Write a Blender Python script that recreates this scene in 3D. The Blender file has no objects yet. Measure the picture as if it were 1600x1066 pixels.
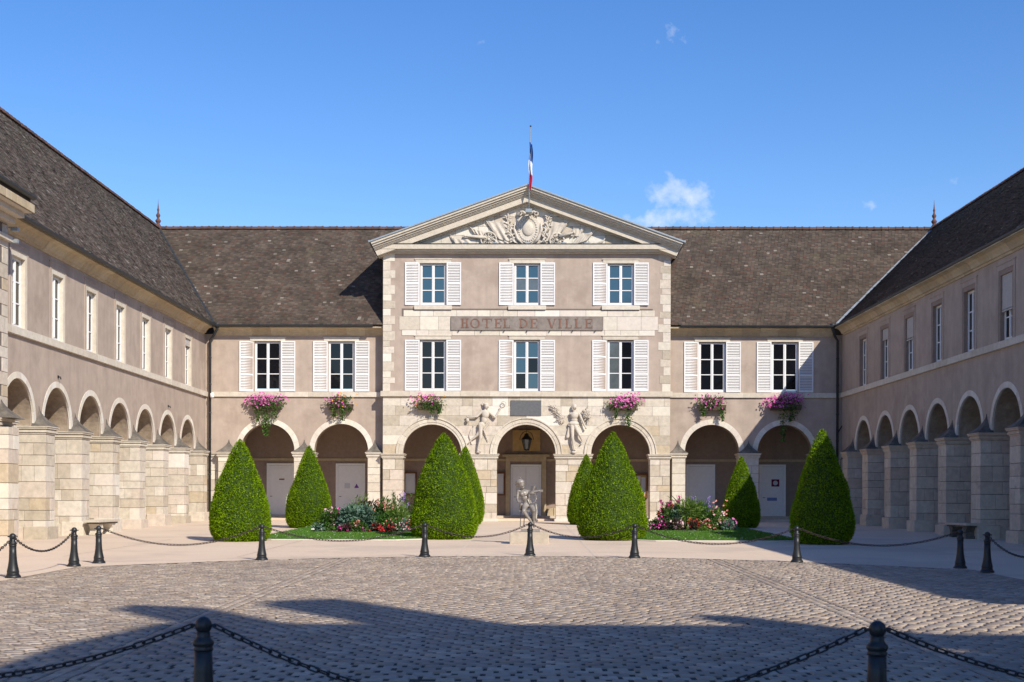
import bpy, bmesh, math, random
import numpy as np
from mathutils import Vector, Matrix
R = math.radians
random.seed(7); RNG = np.random.default_rng(7)
scene = bpy.context.scene
COL = scene.collection

# ---------------------------------------------------------------- camera
cam_d = bpy.data.cameras.new('camera'); cam = bpy.data.objects.new('camera', cam_d); COL.objects.link(cam)
cam_d.sensor_width = 36.0; cam_d.lens = 48.375; cam_d.shift_y = 0.15625
cam_d.clip_end = 6000; cam_d.clip_start = 0.1
CAMY = -67.2
cam.matrix_world = Matrix.Translation((0, CAMY, 0.97)) @ Matrix.Rotation(R(0.586), 4, 'Z') @ Matrix.Rotation(R(90), 4, 'X') @ Matrix.Rotation(R(0.17), 4, 'Z')
cam_d.dof.use_dof = True; cam_d.dof.focus_distance = 55; cam_d.dof.aperture_fstop = 4.5
scene.camera = cam

# ---------------------------------------------------------------- light
SUN = Vector((-0.775, 1.1, -1.0)).normalized()           # direction the light travels
sun_el = math.asin(-SUN.z); sun_rot = math.atan2(-SUN.x, -SUN.y)
world = bpy.data.worlds.new('World'); scene.world = world; world.use_nodes = True
wn = world.node_tree.nodes; wl = world.node_tree.links; wn.clear()
out = wn.new('ShaderNodeOutputWorld'); bg = wn.new('ShaderNodeBackground'); bg.inputs['Strength'].default_value = 0.118
sky = wn.new('ShaderNodeTexSky'); sky.sky_type = 'NISHITA'; sky.sun_disc = False
sky.sun_elevation = sun_el; sky.sun_rotation = sun_rot
sky.altitude = 200; sky.air_density = 1.0; sky.dust_density = 0.25; sky.ozone_density = 2.2
wl.new(bg.outputs[0], out.inputs[0])
tcw = wn.new('ShaderNodeTexCoord')
def wmath(op, a, b=None, c=None):
    n = wn.new('ShaderNodeMath'); n.operation = op
    for i, q in enumerate((a, b, c)):
        if q is None: continue
        if isinstance(q, (int, float)): n.inputs[i].default_value = q
        else: wl.new(q, n.inputs[i])
    return n.outputs[0]
nz = wn.new('ShaderNodeTexNoise'); nz.inputs['Scale'].default_value = 46; nz.inputs['Detail'].default_value = 7; nz.inputs['Roughness'].default_value = 0.6
wl.new(tcw.outputs['Generated'], nz.inputs['Vector'])
cover = None
# clouds: direction, half width, half height, thickness of the cloud
for d, wx, wz, k in (((.098, 1, .226), .030, .021, .9), ((.085, 1, .204), .040, .014, .9), ((.122, 1, .222), .020, .016, .85), ((.105, 1, .207), .045, .012, .8), ((.249, 1, .216), .018, .007, .62), ((.31, 1, .232), .028, .012, .60),
                     ((-.04, 1, .335), .03, .012, .58), ((.01, 1, .33), .03, .014, .5), ((.11, 1, .335), .05, .02, .55), ((.18, 1, .245), .014, .008, .5),
                     ((1, .5, .3), .12, .06, 1), ((-1, .2, .4), .15, .08, 1), ((-.6, -1, .35), .14, .07, 1), ((.5, -1, .6), .1, .06, .8), ((1, -.4, .25), .14, .06, 1)):
    dv = Vector(d).normalized()
    right = dv.cross(Vector((0, 0, 1))).normalized(); up = right.cross(dv)
    def dot(v):
        n = wn.new('ShaderNodeVectorMath'); n.operation = 'DOT_PRODUCT'; wl.new(tcw.outputs['Generated'], n.inputs[0]); n.inputs[1].default_value = v; return n.outputs['Value']
    a = wmath('DIVIDE', dot(right), wx); b = wmath('DIVIDE', dot(up), wz)
    r2 = wmath('ADD', wmath('MULTIPLY', a, a), wmath('MULTIPLY', b, b))
    front = wmath('GREATER_THAN', dot(dv), 0.0)
    m = wmath('MULTIPLY', wmath('MAXIMUM', wmath('SUBTRACT', 1.0, wmath('MULTIPLY', wmath('SQRT', r2), 0.62)), 0.0), front)
    m = wmath('MULTIPLY', m, k)
    cover = m if cover is None else wmath('MAXIMUM', cover, m)
dens = wmath('MAXIMUM', wmath('MULTIPLY', wmath('SUBTRACT', wmath('ADD', cover, wmath('MULTIPLY', nz.outputs['Fac'], 1.5)), 1.32), 1.5), 0.0)
dens = wmath('MINIMUM', dens, wmath('MULTIPLY', cover, 0.85))
hs = wn.new('ShaderNodeHueSaturation'); hs.inputs['Saturation'].default_value = 1.32; hs.inputs['Hue'].default_value = 0.512; wl.new(sky.outputs[0], hs.inputs['Color'])
mixc = wn.new('ShaderNodeMix'); mixc.data_type = 'RGBA'
wl.new(dens, mixc.inputs['Factor']); wl.new(hs.outputs[0], mixc.inputs['A']); mixc.inputs['B'].default_value = (5.6, 5.9, 6.3, 1)
wl.new(mixc.outputs['Result'], bg.inputs['Color'])

sun_d = bpy.data.lights.new('sun', 'SUN'); sun_d.energy = 3.8; sun_d.angle = R(0.53); sun_d.color = (1.0, 0.915, 0.775)
sun = bpy.data.objects.new('sun', sun_d); COL.objects.link(sun); sun.rotation_euler = SUN.to_track_quat('-Z', 'Y').to_euler(); sun.location = (30, -60, 60)
vs = scene.view_settings; vs.view_transform = 'Standard'; vs.look = 'None'; vs.gamma = 1; vs.use_curve_mapping = False; vs.exposure = 0.55

# ---------------------------------------------------------------- helpers
def tag(o, label=None, cat=None, group=None, kind=None):
    if label: o['label'] = label
    if cat: o['category'] = cat
    if group: o['group'] = group
    if kind: o['kind'] = kind
    return o
def empty(name, loc=(0, 0, 0), rz=0.0, parent=None):
    o = bpy.data.objects.new(name, None); COL.objects.link(o); o.location = loc; o.rotation_euler = (0, 0, rz); o.empty_display_size = .2
    if parent: o.parent = parent
    return o
def inst(name, me, parent=None, loc=(0, 0, 0), rot=(0, 0, 0), scale=(1, 1, 1)):
    o = bpy.data.objects.new(name, me); COL.objects.link(o); o.location = loc; o.rotation_euler = rot; o.scale = scale
    if parent: o.parent = parent
    return o
def copy_tree(o, parent=None):
    c = o.copy(); COL.objects.link(c); c.parent = parent
    for ch in list(o.children): copy_tree(ch, c)
    return c
class MB:
    def __init__(s): s.v = []; s.f = []; s.sm = []
    def add(s, vs, fs, smooth=False):
        b = len(s.v); s.v += [tuple(p) for p in vs]; s.f += [tuple(i + b for i in q) for q in fs]; s.sm += [smooth] * len(fs); return s
    def box(s, x0, x1, y0, y1, z0, z1):
        x0, x1 = min(x0, x1), max(x0, x1); y0, y1 = min(y0, y1), max(y0, y1); z0, z1 = min(z0, z1), max(z0, z1)
        return s.add([(x0,y0,z0),(x1,y0,z0),(x1,y1,z0),(x0,y1,z0),(x0,y0,z1),(x1,y0,z1),(x1,y1,z1),(x0,y1,z1)],
              [(0,3,2,1),(4,5,6,7),(0,1,5,4),(1,2,6,5),(2,3,7,6),(3,0,4,7)])
    def hull(s, bot, top):                       # two loops of n points joined by a skirt
        n = len(bot); s.add(list(bot) + list(top), [tuple(range(n))[::-1], tuple(range(n, 2*n))] + [(i, (i+1) % n, n + (i+1) % n, n + i) for i in range(n)]); return s
    def prism(s, poly, y0, y1):                  # polygon in x,z pushed along y
        return s.hull([(x, y0, z) for x, z in poly], [(x, y1, z) for x, z in poly])
    def prismx(s, poly, x0, x1):                 # polygon in y,z pushed along x
        return s.hull([(x0, y, z) for y, z in poly], [(x1, y, z) for y, z in poly])
    def tube(s, pts, r, n=8, caps=True, smooth=True, squash=None):
        pts = [Vector(p) for p in pts]; rr = r if isinstance(r, (list, tuple)) else [r] * len(pts)
        rings = []; prev = None
        for i, p in enumerate(pts):
            t = (pts[min(i+1, len(pts)-1)] - pts[max(i-1, 0)]).normalized()
            if prev is None:
                a = Vector((0, 0, 1)) if abs(t.z) < .9 else Vector((1, 0, 0)); u = t.cross(a).normalized()
            else:
                u = (prev - t * prev.dot(t)).normalized()
            prev = u; w = t.cross(u)
            rings.append([p + (u * math.cos(2*math.pi*k/n) + w * math.sin(2*math.pi*k/n)) * rr[i] for k in range(n)])
        vs = [q for ring in rings for q in ring]; fs = []
        for i in range(len(pts)-1):
            for k in range(n): fs.append((i*n+k, i*n+(k+1) % n, (i+1)*n+(k+1) % n, (i+1)*n+k))
        s.add(vs, fs, smooth)
        if caps:
            m = len(s.v) - len(vs); s.f += [tuple(m+k for k in range(n))[::-1], tuple(m+(len(pts)-1)*n+k for k in range(n))]; s.sm += [False, False]
        return s
    def lathe(s, prof, n=16, c=(0, 0, 0), smooth=True):
        vs = [(c[0]+r*math.cos(2*math.pi*k/n), c[1]+r*math.sin(2*math.pi*k/n), c[2]+z) for r, z in prof for k in range(n)]
        fs = [(i*n+k, i*n+(k+1) % n, (i+1)*n+(k+1) % n, (i+1)*n+k) for i in range(len(prof)-1) for k in range(n)]
        b = len(s.v); s.add(vs, fs, smooth)
        s.f += [tuple(b+k for k in range(n))[::-1], tuple(b+(len(prof)-1)*n+k for k in range(n))]; s.sm += [False, False]
        return s
    def ball(s, c, r, n=12, m=8, sc=(1, 1, 1)):
        return s.lathe_scaled([(math.sin(math.pi*i/m)*r + 1e-4, -math.cos(math.pi*i/m)*r) for i in range(m+1)], n, c, sc)
    def lathe_scaled(s, prof, n, c, sc):
        b = len(s.v); s.lathe(prof, n)
        for i in range(b, len(s.v)):
            p = s.v[i]; s.v[i] = (c[0]+p[0]*sc[0], c[1]+p[1]*sc[1], c[2]+p[2]*sc[2])
        return s
    def mesh(s, name, mat=None):
        me = bpy.data.meshes.new(name); me.from_pydata(s.v, [], s.f)
        bm = bmesh.new(); bm.from_mesh(me); bmesh.ops.recalc_face_normals(bm, faces=bm.faces); bm.to_mesh(me); bm.free()
        me.polygons.foreach_set('use_smooth', s.sm)
        if mat: me.materials.append(mat)
        return me
    def build(s, name, mat, parent=None, loc=(0, 0, 0), rot=(0, 0, 0)):
        return inst(name, s.mesh(name, mat), parent, loc, rot)
def np_mesh(name, verts, quads, mat, tone=None, smooth=False):
    verts = np.asarray(verts, dtype=np.float32).reshape(-1, 3); quads = np.asarray(quads, dtype=np.int32).reshape(-1, 4)
    me = bpy.data.meshes.new(name); me.vertices.add(len(verts)); me.vertices.foreach_set('co', verts.ravel())
    me.loops.add(quads.size); me.loops.foreach_set('vertex_index', quads.ravel())
    me.polygons.add(len(quads)); me.polygons.foreach_set('loop_start', np.arange(0, quads.size, 4, dtype=np.int32))
    if tone is not None:
        a = me.attributes.new('tone', 'FLOAT', 'FACE'); a.data.foreach_set('value', np.asarray(tone, dtype=np.float32))
    if smooth: me.polygons.foreach_set('use_smooth', np.ones(len(quads), dtype=bool))
    me.update(calc_edges=True); me.validate()
    if mat: me.materials.append(mat)
    return me

# ---------------------------------------------------------------- materials
def material(name, cols, rough=.85, by='noise', nscale=1.2, mottle=.25, mscale=6.0, bump=0.0, bscale=60.0, streak=0.0, spec=.3, metallic=0.0, linear=True, ior=None, coat=0.0, translucent=0.0, blotch=None):
    """cols: colours of the thing; by: what picks among them (noise over the place, each object's own number, or each face's tone)."""
    m = bpy.data.materials.new(name); m.use_nodes = True; nt = m.node_tree; N = nt.nodes; L = nt.links
    b = N['Principled BSDF']; b.inputs['Roughness'].default_value = rough; b.inputs['Specular IOR Level'].default_value = spec; b.inputs['Metallic'].default_value = metallic
    if ior: b.inputs['IOR'].default_value = ior
    if coat: b.inputs['Coat Weight'].default_value = coat
    geo = N.new('ShaderNodeNewGeometry')
    def noise(scale, detail=5, rg=.6, vec=None):
        n = N.new('ShaderNodeTexNoise'); n.inputs['Scale'].default_value = scale; n.inputs['Detail'].default_value = detail; n.inputs['Roughness'].default_value = rg
        L.new(vec if vec else geo.outputs['Position'], n.inputs['Vector']); return n.outputs['Fac']
    if len(cols) == 1:
        rgb = N.new('ShaderNodeRGB'); rgb.outputs[0].default_value = (*cols[0], 1); col = rgb.outputs[0]
    else:
        rp = N.new('ShaderNodeValToRGB'); el = rp.color_ramp.elements
        rp.color_ramp.interpolation = 'LINEAR' if linear else 'CONSTANT'
        k = len(cols)
        while len(el) < k: el.new(.5)
        for i, c in enumerate(cols):
            p = i / (k - 1) if linear else i / k
            if by == 'noise': p = .3 + .4 * p
            el[i].position = p; el[i].color = (*c, 1)
        if by == 'noise': fac = noise(nscale)
        elif by == 'object': fac = N.new('ShaderNodeObjectInfo').outputs['Random']
        else:
            at = N.new('ShaderNodeAttribute'); at.attribute_name = 'tone'; fac = at.outputs['Fac']
        L.new(fac, rp.inputs['Fac']); col = rp.outputs['Color']
    def mult(col, fac, lo, hi):
        mr = N.new('ShaderNodeMapRange'); mr.inputs['From Min'].default_value = .3; mr.inputs['From Max'].default_value = .7; mr.inputs['To Min'].default_value = lo; mr.inputs['To Max'].default_value = hi
        L.new(fac, mr.inputs['Value'])
        mx = N.new('ShaderNodeMix'); mx.data_type = 'RGBA'; mx.blend_type = 'MULTIPLY'; mx.inputs['Factor'].default_value = 1
        L.new(col, mx.inputs['A']); L.new(mr.outputs[0], mx.inputs['B']); return mx.outputs['Result']
    if mottle: col = mult(col, noise(mscale, 8, .65), 1 - mottle, 1 + mottle * .5)
    if streak:
        mp = N.new('ShaderNodeMapping'); mp.inputs['Scale'].default_value = (2.2, 2.2, .22); L.new(geo.outputs['Position'], mp.inputs['Vector'])
        col = mult(col, noise(1.3, 6, .6, mp.outputs[0]), 1 - streak, 1.04)
    if blotch:
        f = noise(blotch[1], 7, .62); mr = N.new('ShaderNodeMapRange'); mr.inputs['From Min'].default_value = blotch[2]; mr.inputs['From Max'].default_value = blotch[2] + .09; L.new(f, mr.inputs['Value'])
        sc_ = N.new('ShaderNodeMath'); sc_.operation = 'MULTIPLY'; sc_.inputs[1].default_value = blotch[3]; L.new(mr.outputs[0], sc_.inputs[0])
        mx = N.new('ShaderNodeMix'); mx.data_type = 'RGBA'; L.new(sc_.outputs[0], mx.inputs['Factor']); L.new(col, mx.inputs['A']); mx.inputs['B'].default_value = (*blotch[0], 1); col = mx.outputs['Result']
    L.new(col, b.inputs['Base Color'])
    if bump:
        bp = N.new('ShaderNodeBump'); bp.inputs['Strength'].default_value = bump; bp.inputs['Distance'].default_value = .03
        L.new(noise(bscale, 6, .6), bp.inputs['Height']); L.new(bp.outputs[0], b.inputs['Normal'])
    if translucent:
        tr = N.new('ShaderNodeBsdfTranslucent'); L.new(col, tr.inputs['Color']); ms = N.new('ShaderNodeMixShader'); ms.inputs[0].default_value = translucent
        L.new(b.outputs[0], ms.inputs[1]); L.new(tr.outputs[0], ms.inputs[2]); L.new(ms.outputs[0], N['Material Output'].inputs[0])
    return m
STONES = [(.60,.53,.44),(.52,.455,.37),(.63,.57,.48),(.48,.42,.335),(.59,.51,.43),(.57,.51,.42),(.61,.55,.47),(.53,.44,.32),(.58,.52,.43),(.61,.53,.45),(.66,.60,.52)]
MAT = dict(
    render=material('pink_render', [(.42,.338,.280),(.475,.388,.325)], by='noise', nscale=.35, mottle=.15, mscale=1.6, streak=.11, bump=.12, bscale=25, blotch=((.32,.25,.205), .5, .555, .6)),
    shaded_render=material('pink_render_shaded', [(.30,.22,.18),(.34,.26,.21)], nscale=.4, mottle=.15, streak=.1, bump=.1, bscale=25),  # pink render again, its colour darkened for the shade of the arcade
    stone=material('ashlar_stone', STONES, by='object', linear=False, mottle=.2, mscale=5, bump=.35, bscale=22, blotch=((.38,.32,.25), 2.6, .6, .5)),
    pale=material('pale_stone', [(.62,.56,.47),(.65,.60,.51),(.58,.52,.43),(.64,.58,.49)], by='object', linear=False, mottle=.16, mscale=5, bump=.2, bscale=22, blotch=((.45,.38,.30), 2.0, .62, .45)),
    white_stone=material('white_stone', [(.70,.66,.58),(.74,.70,.63),(.66,.60,.52),(.67,.60,.53),(.70,.65,.55)], by='object', linear=False, mottle=.12, mscale=5, bump=.15, bscale=22),
    ochre=material('ochre_cornice_stone', [(.50,.40,.26),(.54,.45,.31),(.46,.37,.25)], by='object', linear=False, mottle=.2, mscale=4, bump=.2, bscale=18),
    dark_stone=material('weathered_stone', [(.085,.075,.065),(.22,.195,.165)], nscale=2.2, mottle=.35, mscale=7, bump=.45, bscale=25),
    grey_stone=material('grey_wing_stone', [(.64,.55,.44),(.57,.48,.385),(.66,.57,.465),(.58,.455,.36),(.63,.52,.415),(.60,.50,.40)], by='object', linear=False, mottle=.2, mscale=5, bump=.35, bscale=22, blotch=((.27,.21,.18), 1.6, .62, .5)),
    mortar=material('mortar', [(.18,.15,.13)], mottle=.2, bump=.2),
    relief=material('carved_stone', [(.55,.495,.42),(.62,.565,.49)], nscale=2, mottle=.15, bump=.1, blotch=((.32,.27,.23), 3.0, .56, .6)),
    white=material('white_paint', [(.78,.78,.78)], rough=.5, mottle=.04),
    white_door=material('door_paint', [(.86,.85,.84)], rough=.5, mottle=.05),
    glass=material('window_glass', [(.006,.007,.010)], rough=.03, mottle=0, spec=.5, ior=1.42),
    glass_blue=material('blue_blind_glass', [(.035,.085,.13)], rough=.05, mottle=.05, spec=.5, ior=1.6),
    curtain=material('curtain_glass', [(.10,.12,.13)], rough=.05, mottle=.25, mscale=2, spec=.5, ior=1.7),
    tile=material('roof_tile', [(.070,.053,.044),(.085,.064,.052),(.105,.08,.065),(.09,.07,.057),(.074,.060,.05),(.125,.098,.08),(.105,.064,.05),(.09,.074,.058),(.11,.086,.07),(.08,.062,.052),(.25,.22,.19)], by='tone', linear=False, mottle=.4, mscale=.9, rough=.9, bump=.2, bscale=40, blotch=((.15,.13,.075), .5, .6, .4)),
    tile_pale=material('pale_roof_tile', [(.115,.092,.075),(.15,.12,.098),(.19,.155,.125),(.165,.135,.11),(.125,.105,.09),(.25,.205,.17),(.185,.125,.10),(.17,.145,.12),(.21,.175,.145),(.14,.115,.098),(.38,.335,.29)], by='tone', linear=False, mottle=.4, mscale=.9, rough=.9, bump=.2, bscale=40, blotch=((.17,.15,.09), .5, .6, .35)),  # lighter set of tile colours for one wing's roof
    ridge=material('ridge_tile', [(.10,.055,.045),(.13,.075,.06),(.085,.055,.045)], by='object', linear=False, mottle=.25),
    under=material('roof_deck', [(.06,.048,.04)], mottle=.3),
    terracotta=material('terracotta', [(.13,.06,.05)], mottle=.2),
    zinc=material('zinc', [(.33,.37,.40)], rough=.45, metallic=.4, mottle=.15),
    gutter=material('dark_zinc', [(.05,.055,.06)], rough=.5, metallic=.3, mottle=.2),
    iron=material('black_iron', [(.010,.012,.015),(.017,.020,.023)], nscale=6, rough=.45, mottle=.2, spec=.5),
    rust=material('rusty_chain', [(.075,.048,.045),(.05,.04,.042)], nscale=8, rough=.6, mottle=.2, metallic=.3),
    vault=material('vault_stone', [(.27,.205,.15),(.40,.33,.26)], nscale=1.5, mottle=.3, mscale=5, bump=.3, bscale=20),
    box_wood=material('dark_box', [(.10,.07,.05)], mottle=.25), wood=material('brown_wood', [(.17,.075,.035)], mottle=.25, rough=.6),
    paper=material('paper', [(.62,.64,.68)], mottle=.03),
    terrace=material('pink_gravel_terrace', [(.64,.51,.39),(.70,.565,.44)], nscale=.35, mottle=.12, mscale=30, bump=.15, bscale=120, streak=0, blotch=((.50,.40,.32), .3, .52, .5)),
    band=material('paving_band', [(.64,.535,.435)], mottle=.1),
    joint=material('paving_joint', [(.46,.37,.30)], mottle=.2),
    kerb=material('pale_kerb', [(.66,.60,.52)], mottle=.12),
    bed=material('joint_sand', [(.05,.043,.04)], mottle=.3, mscale=12),
    cobble=material('cobble_stone', [(.35,.28,.22),(.40,.325,.255),(.31,.255,.21),(.43,.345,.265),(.36,.305,.25),(.335,.26,.195),(.46,.385,.31),(.385,.31,.245)], by='tone', linear=False, mottle=.2, mscale=14, rough=.7, spec=.3, bump=.05, bscale=50, blotch=((.20,.165,.14), .45, .54, .38)),
    cobble_one=material('cobble_stone_near', [(.35,.28,.22),(.40,.325,.255),(.31,.255,.21),(.43,.345,.265),(.36,.305,.25),(.335,.26,.195),(.46,.385,.31),(.385,.31,.245)], by='object', linear=False, mottle=.2, mscale=14, rough=.7, spec=.3, bump=.05, bscale=50, blotch=((.20,.165,.14), .45, .54, .38)),
    ground=material('ground', [(.22,.20,.18)], mottle=.2),
    grass=material('grass', [(.08,.19,.022),(.12,.26,.035),(.09,.22,.025),(.15,.30,.05)], by='tone', linear=False, mottle=.2, translucent=.3),
    soil=material('lawn_soil', [(.06,.14,.02)], mottle=.4),
    yew=material('yew_needles', [(.115,.21,.003),(.17,.295,.004),(.235,.38,.006),(.31,.46,.01),(.13,.235,.004),(.20,.345,.005)], by='tone', linear=False, mottle=.38, mscale=4, spec=.12, rough=.8, translucent=.25),
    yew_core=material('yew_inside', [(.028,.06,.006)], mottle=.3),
    bark=material('bark', [(.10,.07,.045)], mottle=.3, bump=.4),
    leaf=material('leaf_green', [(.05,.13,.02),(.08,.18,.03),(.035,.09,.015),(.12,.21,.04)], by='tone', linear=False, mottle=.2, translucent=.3, rough=.5),
    leaf_light=material('leaf_yellow_green', [(.14,.24,.03),(.20,.30,.05),(.10,.19,.03)], by='tone', linear=False, mottle=.2, translucent=.3, rough=.5),
    leaf_silver=material('leaf_silver', [(.10,.185,.135),(.145,.235,.18),(.07,.135,.09)], by='tone', linear=False, mottle=.2, rough=.6),
    leaf_dark=material('leaf_purple', [(.05,.03,.025),(.08,.05,.03),(.035,.03,.02)], by='tone', linear=False, mottle=.2, rough=.5),
    pink=material('pink_petal', [(.72,.16,.48),(.80,.28,.58),(.64,.10,.38)], by='tone', linear=False, mottle=.1, translucent=.2),
    magenta=material('magenta_petal', [(.70,.03,.30),(.78,.10,.42)], by='tone', linear=False, mottle=.1, translucent=.2),
    red=material('red_petal', [(.62,.02,.02),(.75,.07,.05),(.5,.02,.03)], by='tone', linear=False, mottle=.1, translucent=.2),
    salmon=material('salmon_petal', [(.72,.26,.20),(.70,.18,.17),(.78,.40,.34)], by='tone', linear=False, mottle=.1, translucent=.2),
    pale_pink=material('pale_pink_petal', [(.80,.50,.56),(.75,.38,.48),(.82,.64,.66)], by='tone', linear=False, mottle=.1, translucent=.2),
    white_petal=material('white_petal', [(.8,.8,.76),(.72,.74,.72)], by='tone', linear=False, mottle=.05, translucent=.2),
    violet=material('violet_petal', [(.30,.20,.55),(.38,.27,.6)], by='tone', linear=False, mottle=.1, translucent=.2),
    orange=material('orange_petal', [(.80,.33,.06),(.80,.48,.12)], by='tone', linear=False, mottle=.1, translucent=.2),
    bronze=material('patinated_bronze', [(.19,.17,.15),(.36,.33,.30)], nscale=5, rough=.45, metallic=.15, mottle=.3, mscale=14, spec=.5),
    slate=material('slate', [(.13,.135,.145)], rough=.5, mottle=.2, mscale=9),
    signboard=material('weathered_sign_stone', [(.24,.205,.18),(.31,.27,.245)], nscale=1.4, mottle=.2, streak=.25),
    copper=material('copper_letter', [(.20,.10,.07),(.27,.15,.11)], nscale=2.0, rough=.55, metallic=.2, mottle=.25),
    yellow_stone=material('yellow_panel', [(.50,.35,.16)], mottle=.2, mscale=4),
    blue_cloth=material('blue_cloth', [(.03,.10,.38)], mottle=.1), white_cloth=material('white_cloth', [(.75,.75,.78)], mottle=.05), red_cloth=material('red_cloth', [(.55,.03,.08)], mottle=.1),
    maroon=material('maroon_sign', [(.16,.02,.05)], mottle=.05), sign_violet=material('violet_sign', [(.16,.06,.32)], mottle=.05), sign_blue=material('blue_sign', [(.20,.28,.55)], mottle=.05),
    blind=material('pale_roller_blind', [(.52,.49,.46)], mottle=.1),
    street=material('shadow_house_wall', [(.48,.43,.36)], mottle=.15, streak=.1),
)
# one chamfered block that every squared stone shares
bm = bmesh.new(); bmesh.ops.create_cube(bm, size=1.0); bmesh.ops.bevel(bm, geom=list(bm.edges), offset=.016, segments=1, affect='EDGES')
def block_mesh(mat):
    me = bpy.data.meshes.new('stone_block'); bm.to_mesh(me); me.materials.append(MAT[mat]); return me
BLOCK = {k: block_mesh(k) for k in ('stone', 'pale', 'white_stone', 'ochre', 'grey_stone', 'kerb')}
def block(parent, mat, x0, x1, y0, y1, z0, z1, name='stone_block', gap=.013):
    return inst(name, BLOCK[mat], parent, ((x0+x1)/2, (y0+y1)/2, (z0+z1)/2), (0, 0, 0), (abs(x1-x0)-gap, abs(y1-y0), abs(z1-z0)-gap))
def courses(z0, z1, lo=.30, hi=.52, rnd=random):
    zs = [z0]
    while zs[-1] < z1 - hi: zs.append(zs[-1] + rnd.uniform(lo, hi))
    if z1 - zs[-1] < .2: zs[-1] = z1
    else: zs.append(z1)
    return zs
def splits(a, b, lo, hi, rnd=random):
    xs = [a]
    while xs[-1] < b - hi: xs.append(xs[-1] + rnd.uniform(lo, hi))
    if b - xs[-1] < lo * .6 and len(xs) > 1: xs[-1] = b
    else: xs.append(b)
    return xs
def zg(y): return .0128 * min(y, 0.0)           # the court falls gently towards the street
# ================================================================ the ground
def ZMAX(x): return 34.7 - .055 * x * x - 67.2           # far edge of the cobbles
gm = MB()
for (a, b) in ((-3000, -90), (-90, 0.2), (0.2, 3000)):
    za, zb_ = (zg(-90) if a < -90 else zg(a)) - .07, zg(b) - .07
    if b == -90: za = zb_
    gm.add([(-3000, a, za), (3000, a, za), (3000, b, zb_), (-3000, b, zb_)], [(0, 1, 2, 3)])
tag(gm.build('ground', MAT['ground']), kind='structure')
tm = MB(); xs = np.linspace(-9.7, 9.6, 40)
for a, b in zip(xs[:-1], xs[1:]):
    ya, yb = ZMAX(a), ZMAX(b); tm.add([(a, ya, zg(ya)), (b, yb, zg(yb)), (b, .2, 0), (a, .2, 0)], [(0, 1, 2, 3)])
for a, b in ((-21, -9.7), (9.6, 22)):
    tm.add([(a, -66, zg(-66)), (b, -66, zg(-66)), (b, .2, 0), (a, .2, 0)], [(0, 1, 2, 3)])
tag(tm.build('terrace', MAT['terrace']), kind='structure')
court = tag(MB().add([(-9.75, -69, zg(-69)-.013), (9.65, -69, zg(-69)-.013), (9.65, -32.2, zg(-32.2)-.013), (-9.75, -32.2, zg(-32.2)-.013)], [(0, 1, 2, 3)]).build('cobbled_court', MAT['bed']), kind='structure')
# cobbles: rows across the court, with bands of lengthwise stones at the channels
V = []; T = []; near = []
def cobble(x0, x1, y0, y1):
    cx = (x0+x1)/2; h = random.gauss(0, .0018); tx = random.gauss(0, .003)
    p = [(x, y, zg(y) - .016) for (x, y) in ((x0, y0), (x1, y0), (x1, y1), (x0, y1))]
    j = [random.uniform(.003, .012) for _ in range(4)]
    for (x, y) in ((x0+j[0], y0+.003), (x1-j[1], y0+.003), (x1-j[2], y1-.004), (x0+j[3], y1-.004)): p.append((x, y, zg(y) + h + tx*(x-cx)/.1))
    V.append(p); T.append(random.random())
y = -63.2; row = 0
while y < -32.4:
    d = random.uniform(.165, .20); row += 1
    for a, b, lengthwise in ((-9.7, -4.53, 0), (-4.53, -4.26, 1), (-4.26, 4.41, 0), (4.41, 4.68, 1), (4.68, 9.62, 0)):
        if lengthwise: xs_ = [a, (a+b)/2, b]
        else:
            n = round((b-a)/.232); st_ = (b-a)/n; xs_ = [a] + [a + st_*(k+(.5 if row % 2 else 0)+random.gauss(0, .09)) for k in range(0 if row % 2 else 1, n)] + [b]
        for x, x2 in zip(xs_[:-1], xs_[1:]):
            g = random.uniform(.026, .05) if not lengthwise else .010
            if y + d < ZMAX((x+x2)/2) + .05 and x2 - x > .08:
                c4 = (x + g/2, x2 - g/2, y + random.gauss(0, .001), y + d - random.uniform(.006, .011)); zc = y - CAMY
                if 12.35 < zc < 14.0 and -5.3 < x < 5.1 and len(near) < 300: near.append(c4)
                else: cobble(*c4)
    y += d
V = np.array(V); n = len(V)
Q = (np.array([[4,5,6,7],[0,1,5,4],[1,2,6,5],[2,3,7,6],[3,0,4,7]])[None] + (np.arange(n)*8)[:, None, None]).reshape(-1, 4)
tag(inst('cobblestones', np_mesh('cobblestones', V.reshape(-1, 3), Q, MAT['cobble'], np.repeat(T, 5)), court), kind='stuff')
i = .07
cob = MB().add([(-.5,-.5,-1),(.5,-.5,-1),(.5,.5,-1),(-.5,.5,-1),(-.5+i,-.5+i*.4,0),(.5-i,-.5+i*.5,0),(.5-i*1.3,.5-i*.4,0),(-.5+i*.8,.5-i*.5,0)], [(4,5,6,7),(0,1,5,4),(1,2,6,5),(2,3,7,6),(3,0,4,7)]).mesh('cobblestone', MAT['cobble_one'])
for (x0, x1, y0, y1) in near:
    cy = (y0+y1)/2
    inst('cobblestone', cob, court, ((x0+x1)/2, cy, zg(cy) + random.gauss(0, .004)), (random.gauss(0, .006)+.0128, random.gauss(0, .01), 0), ((x1-x0), (y1-y0), .02))

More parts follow.
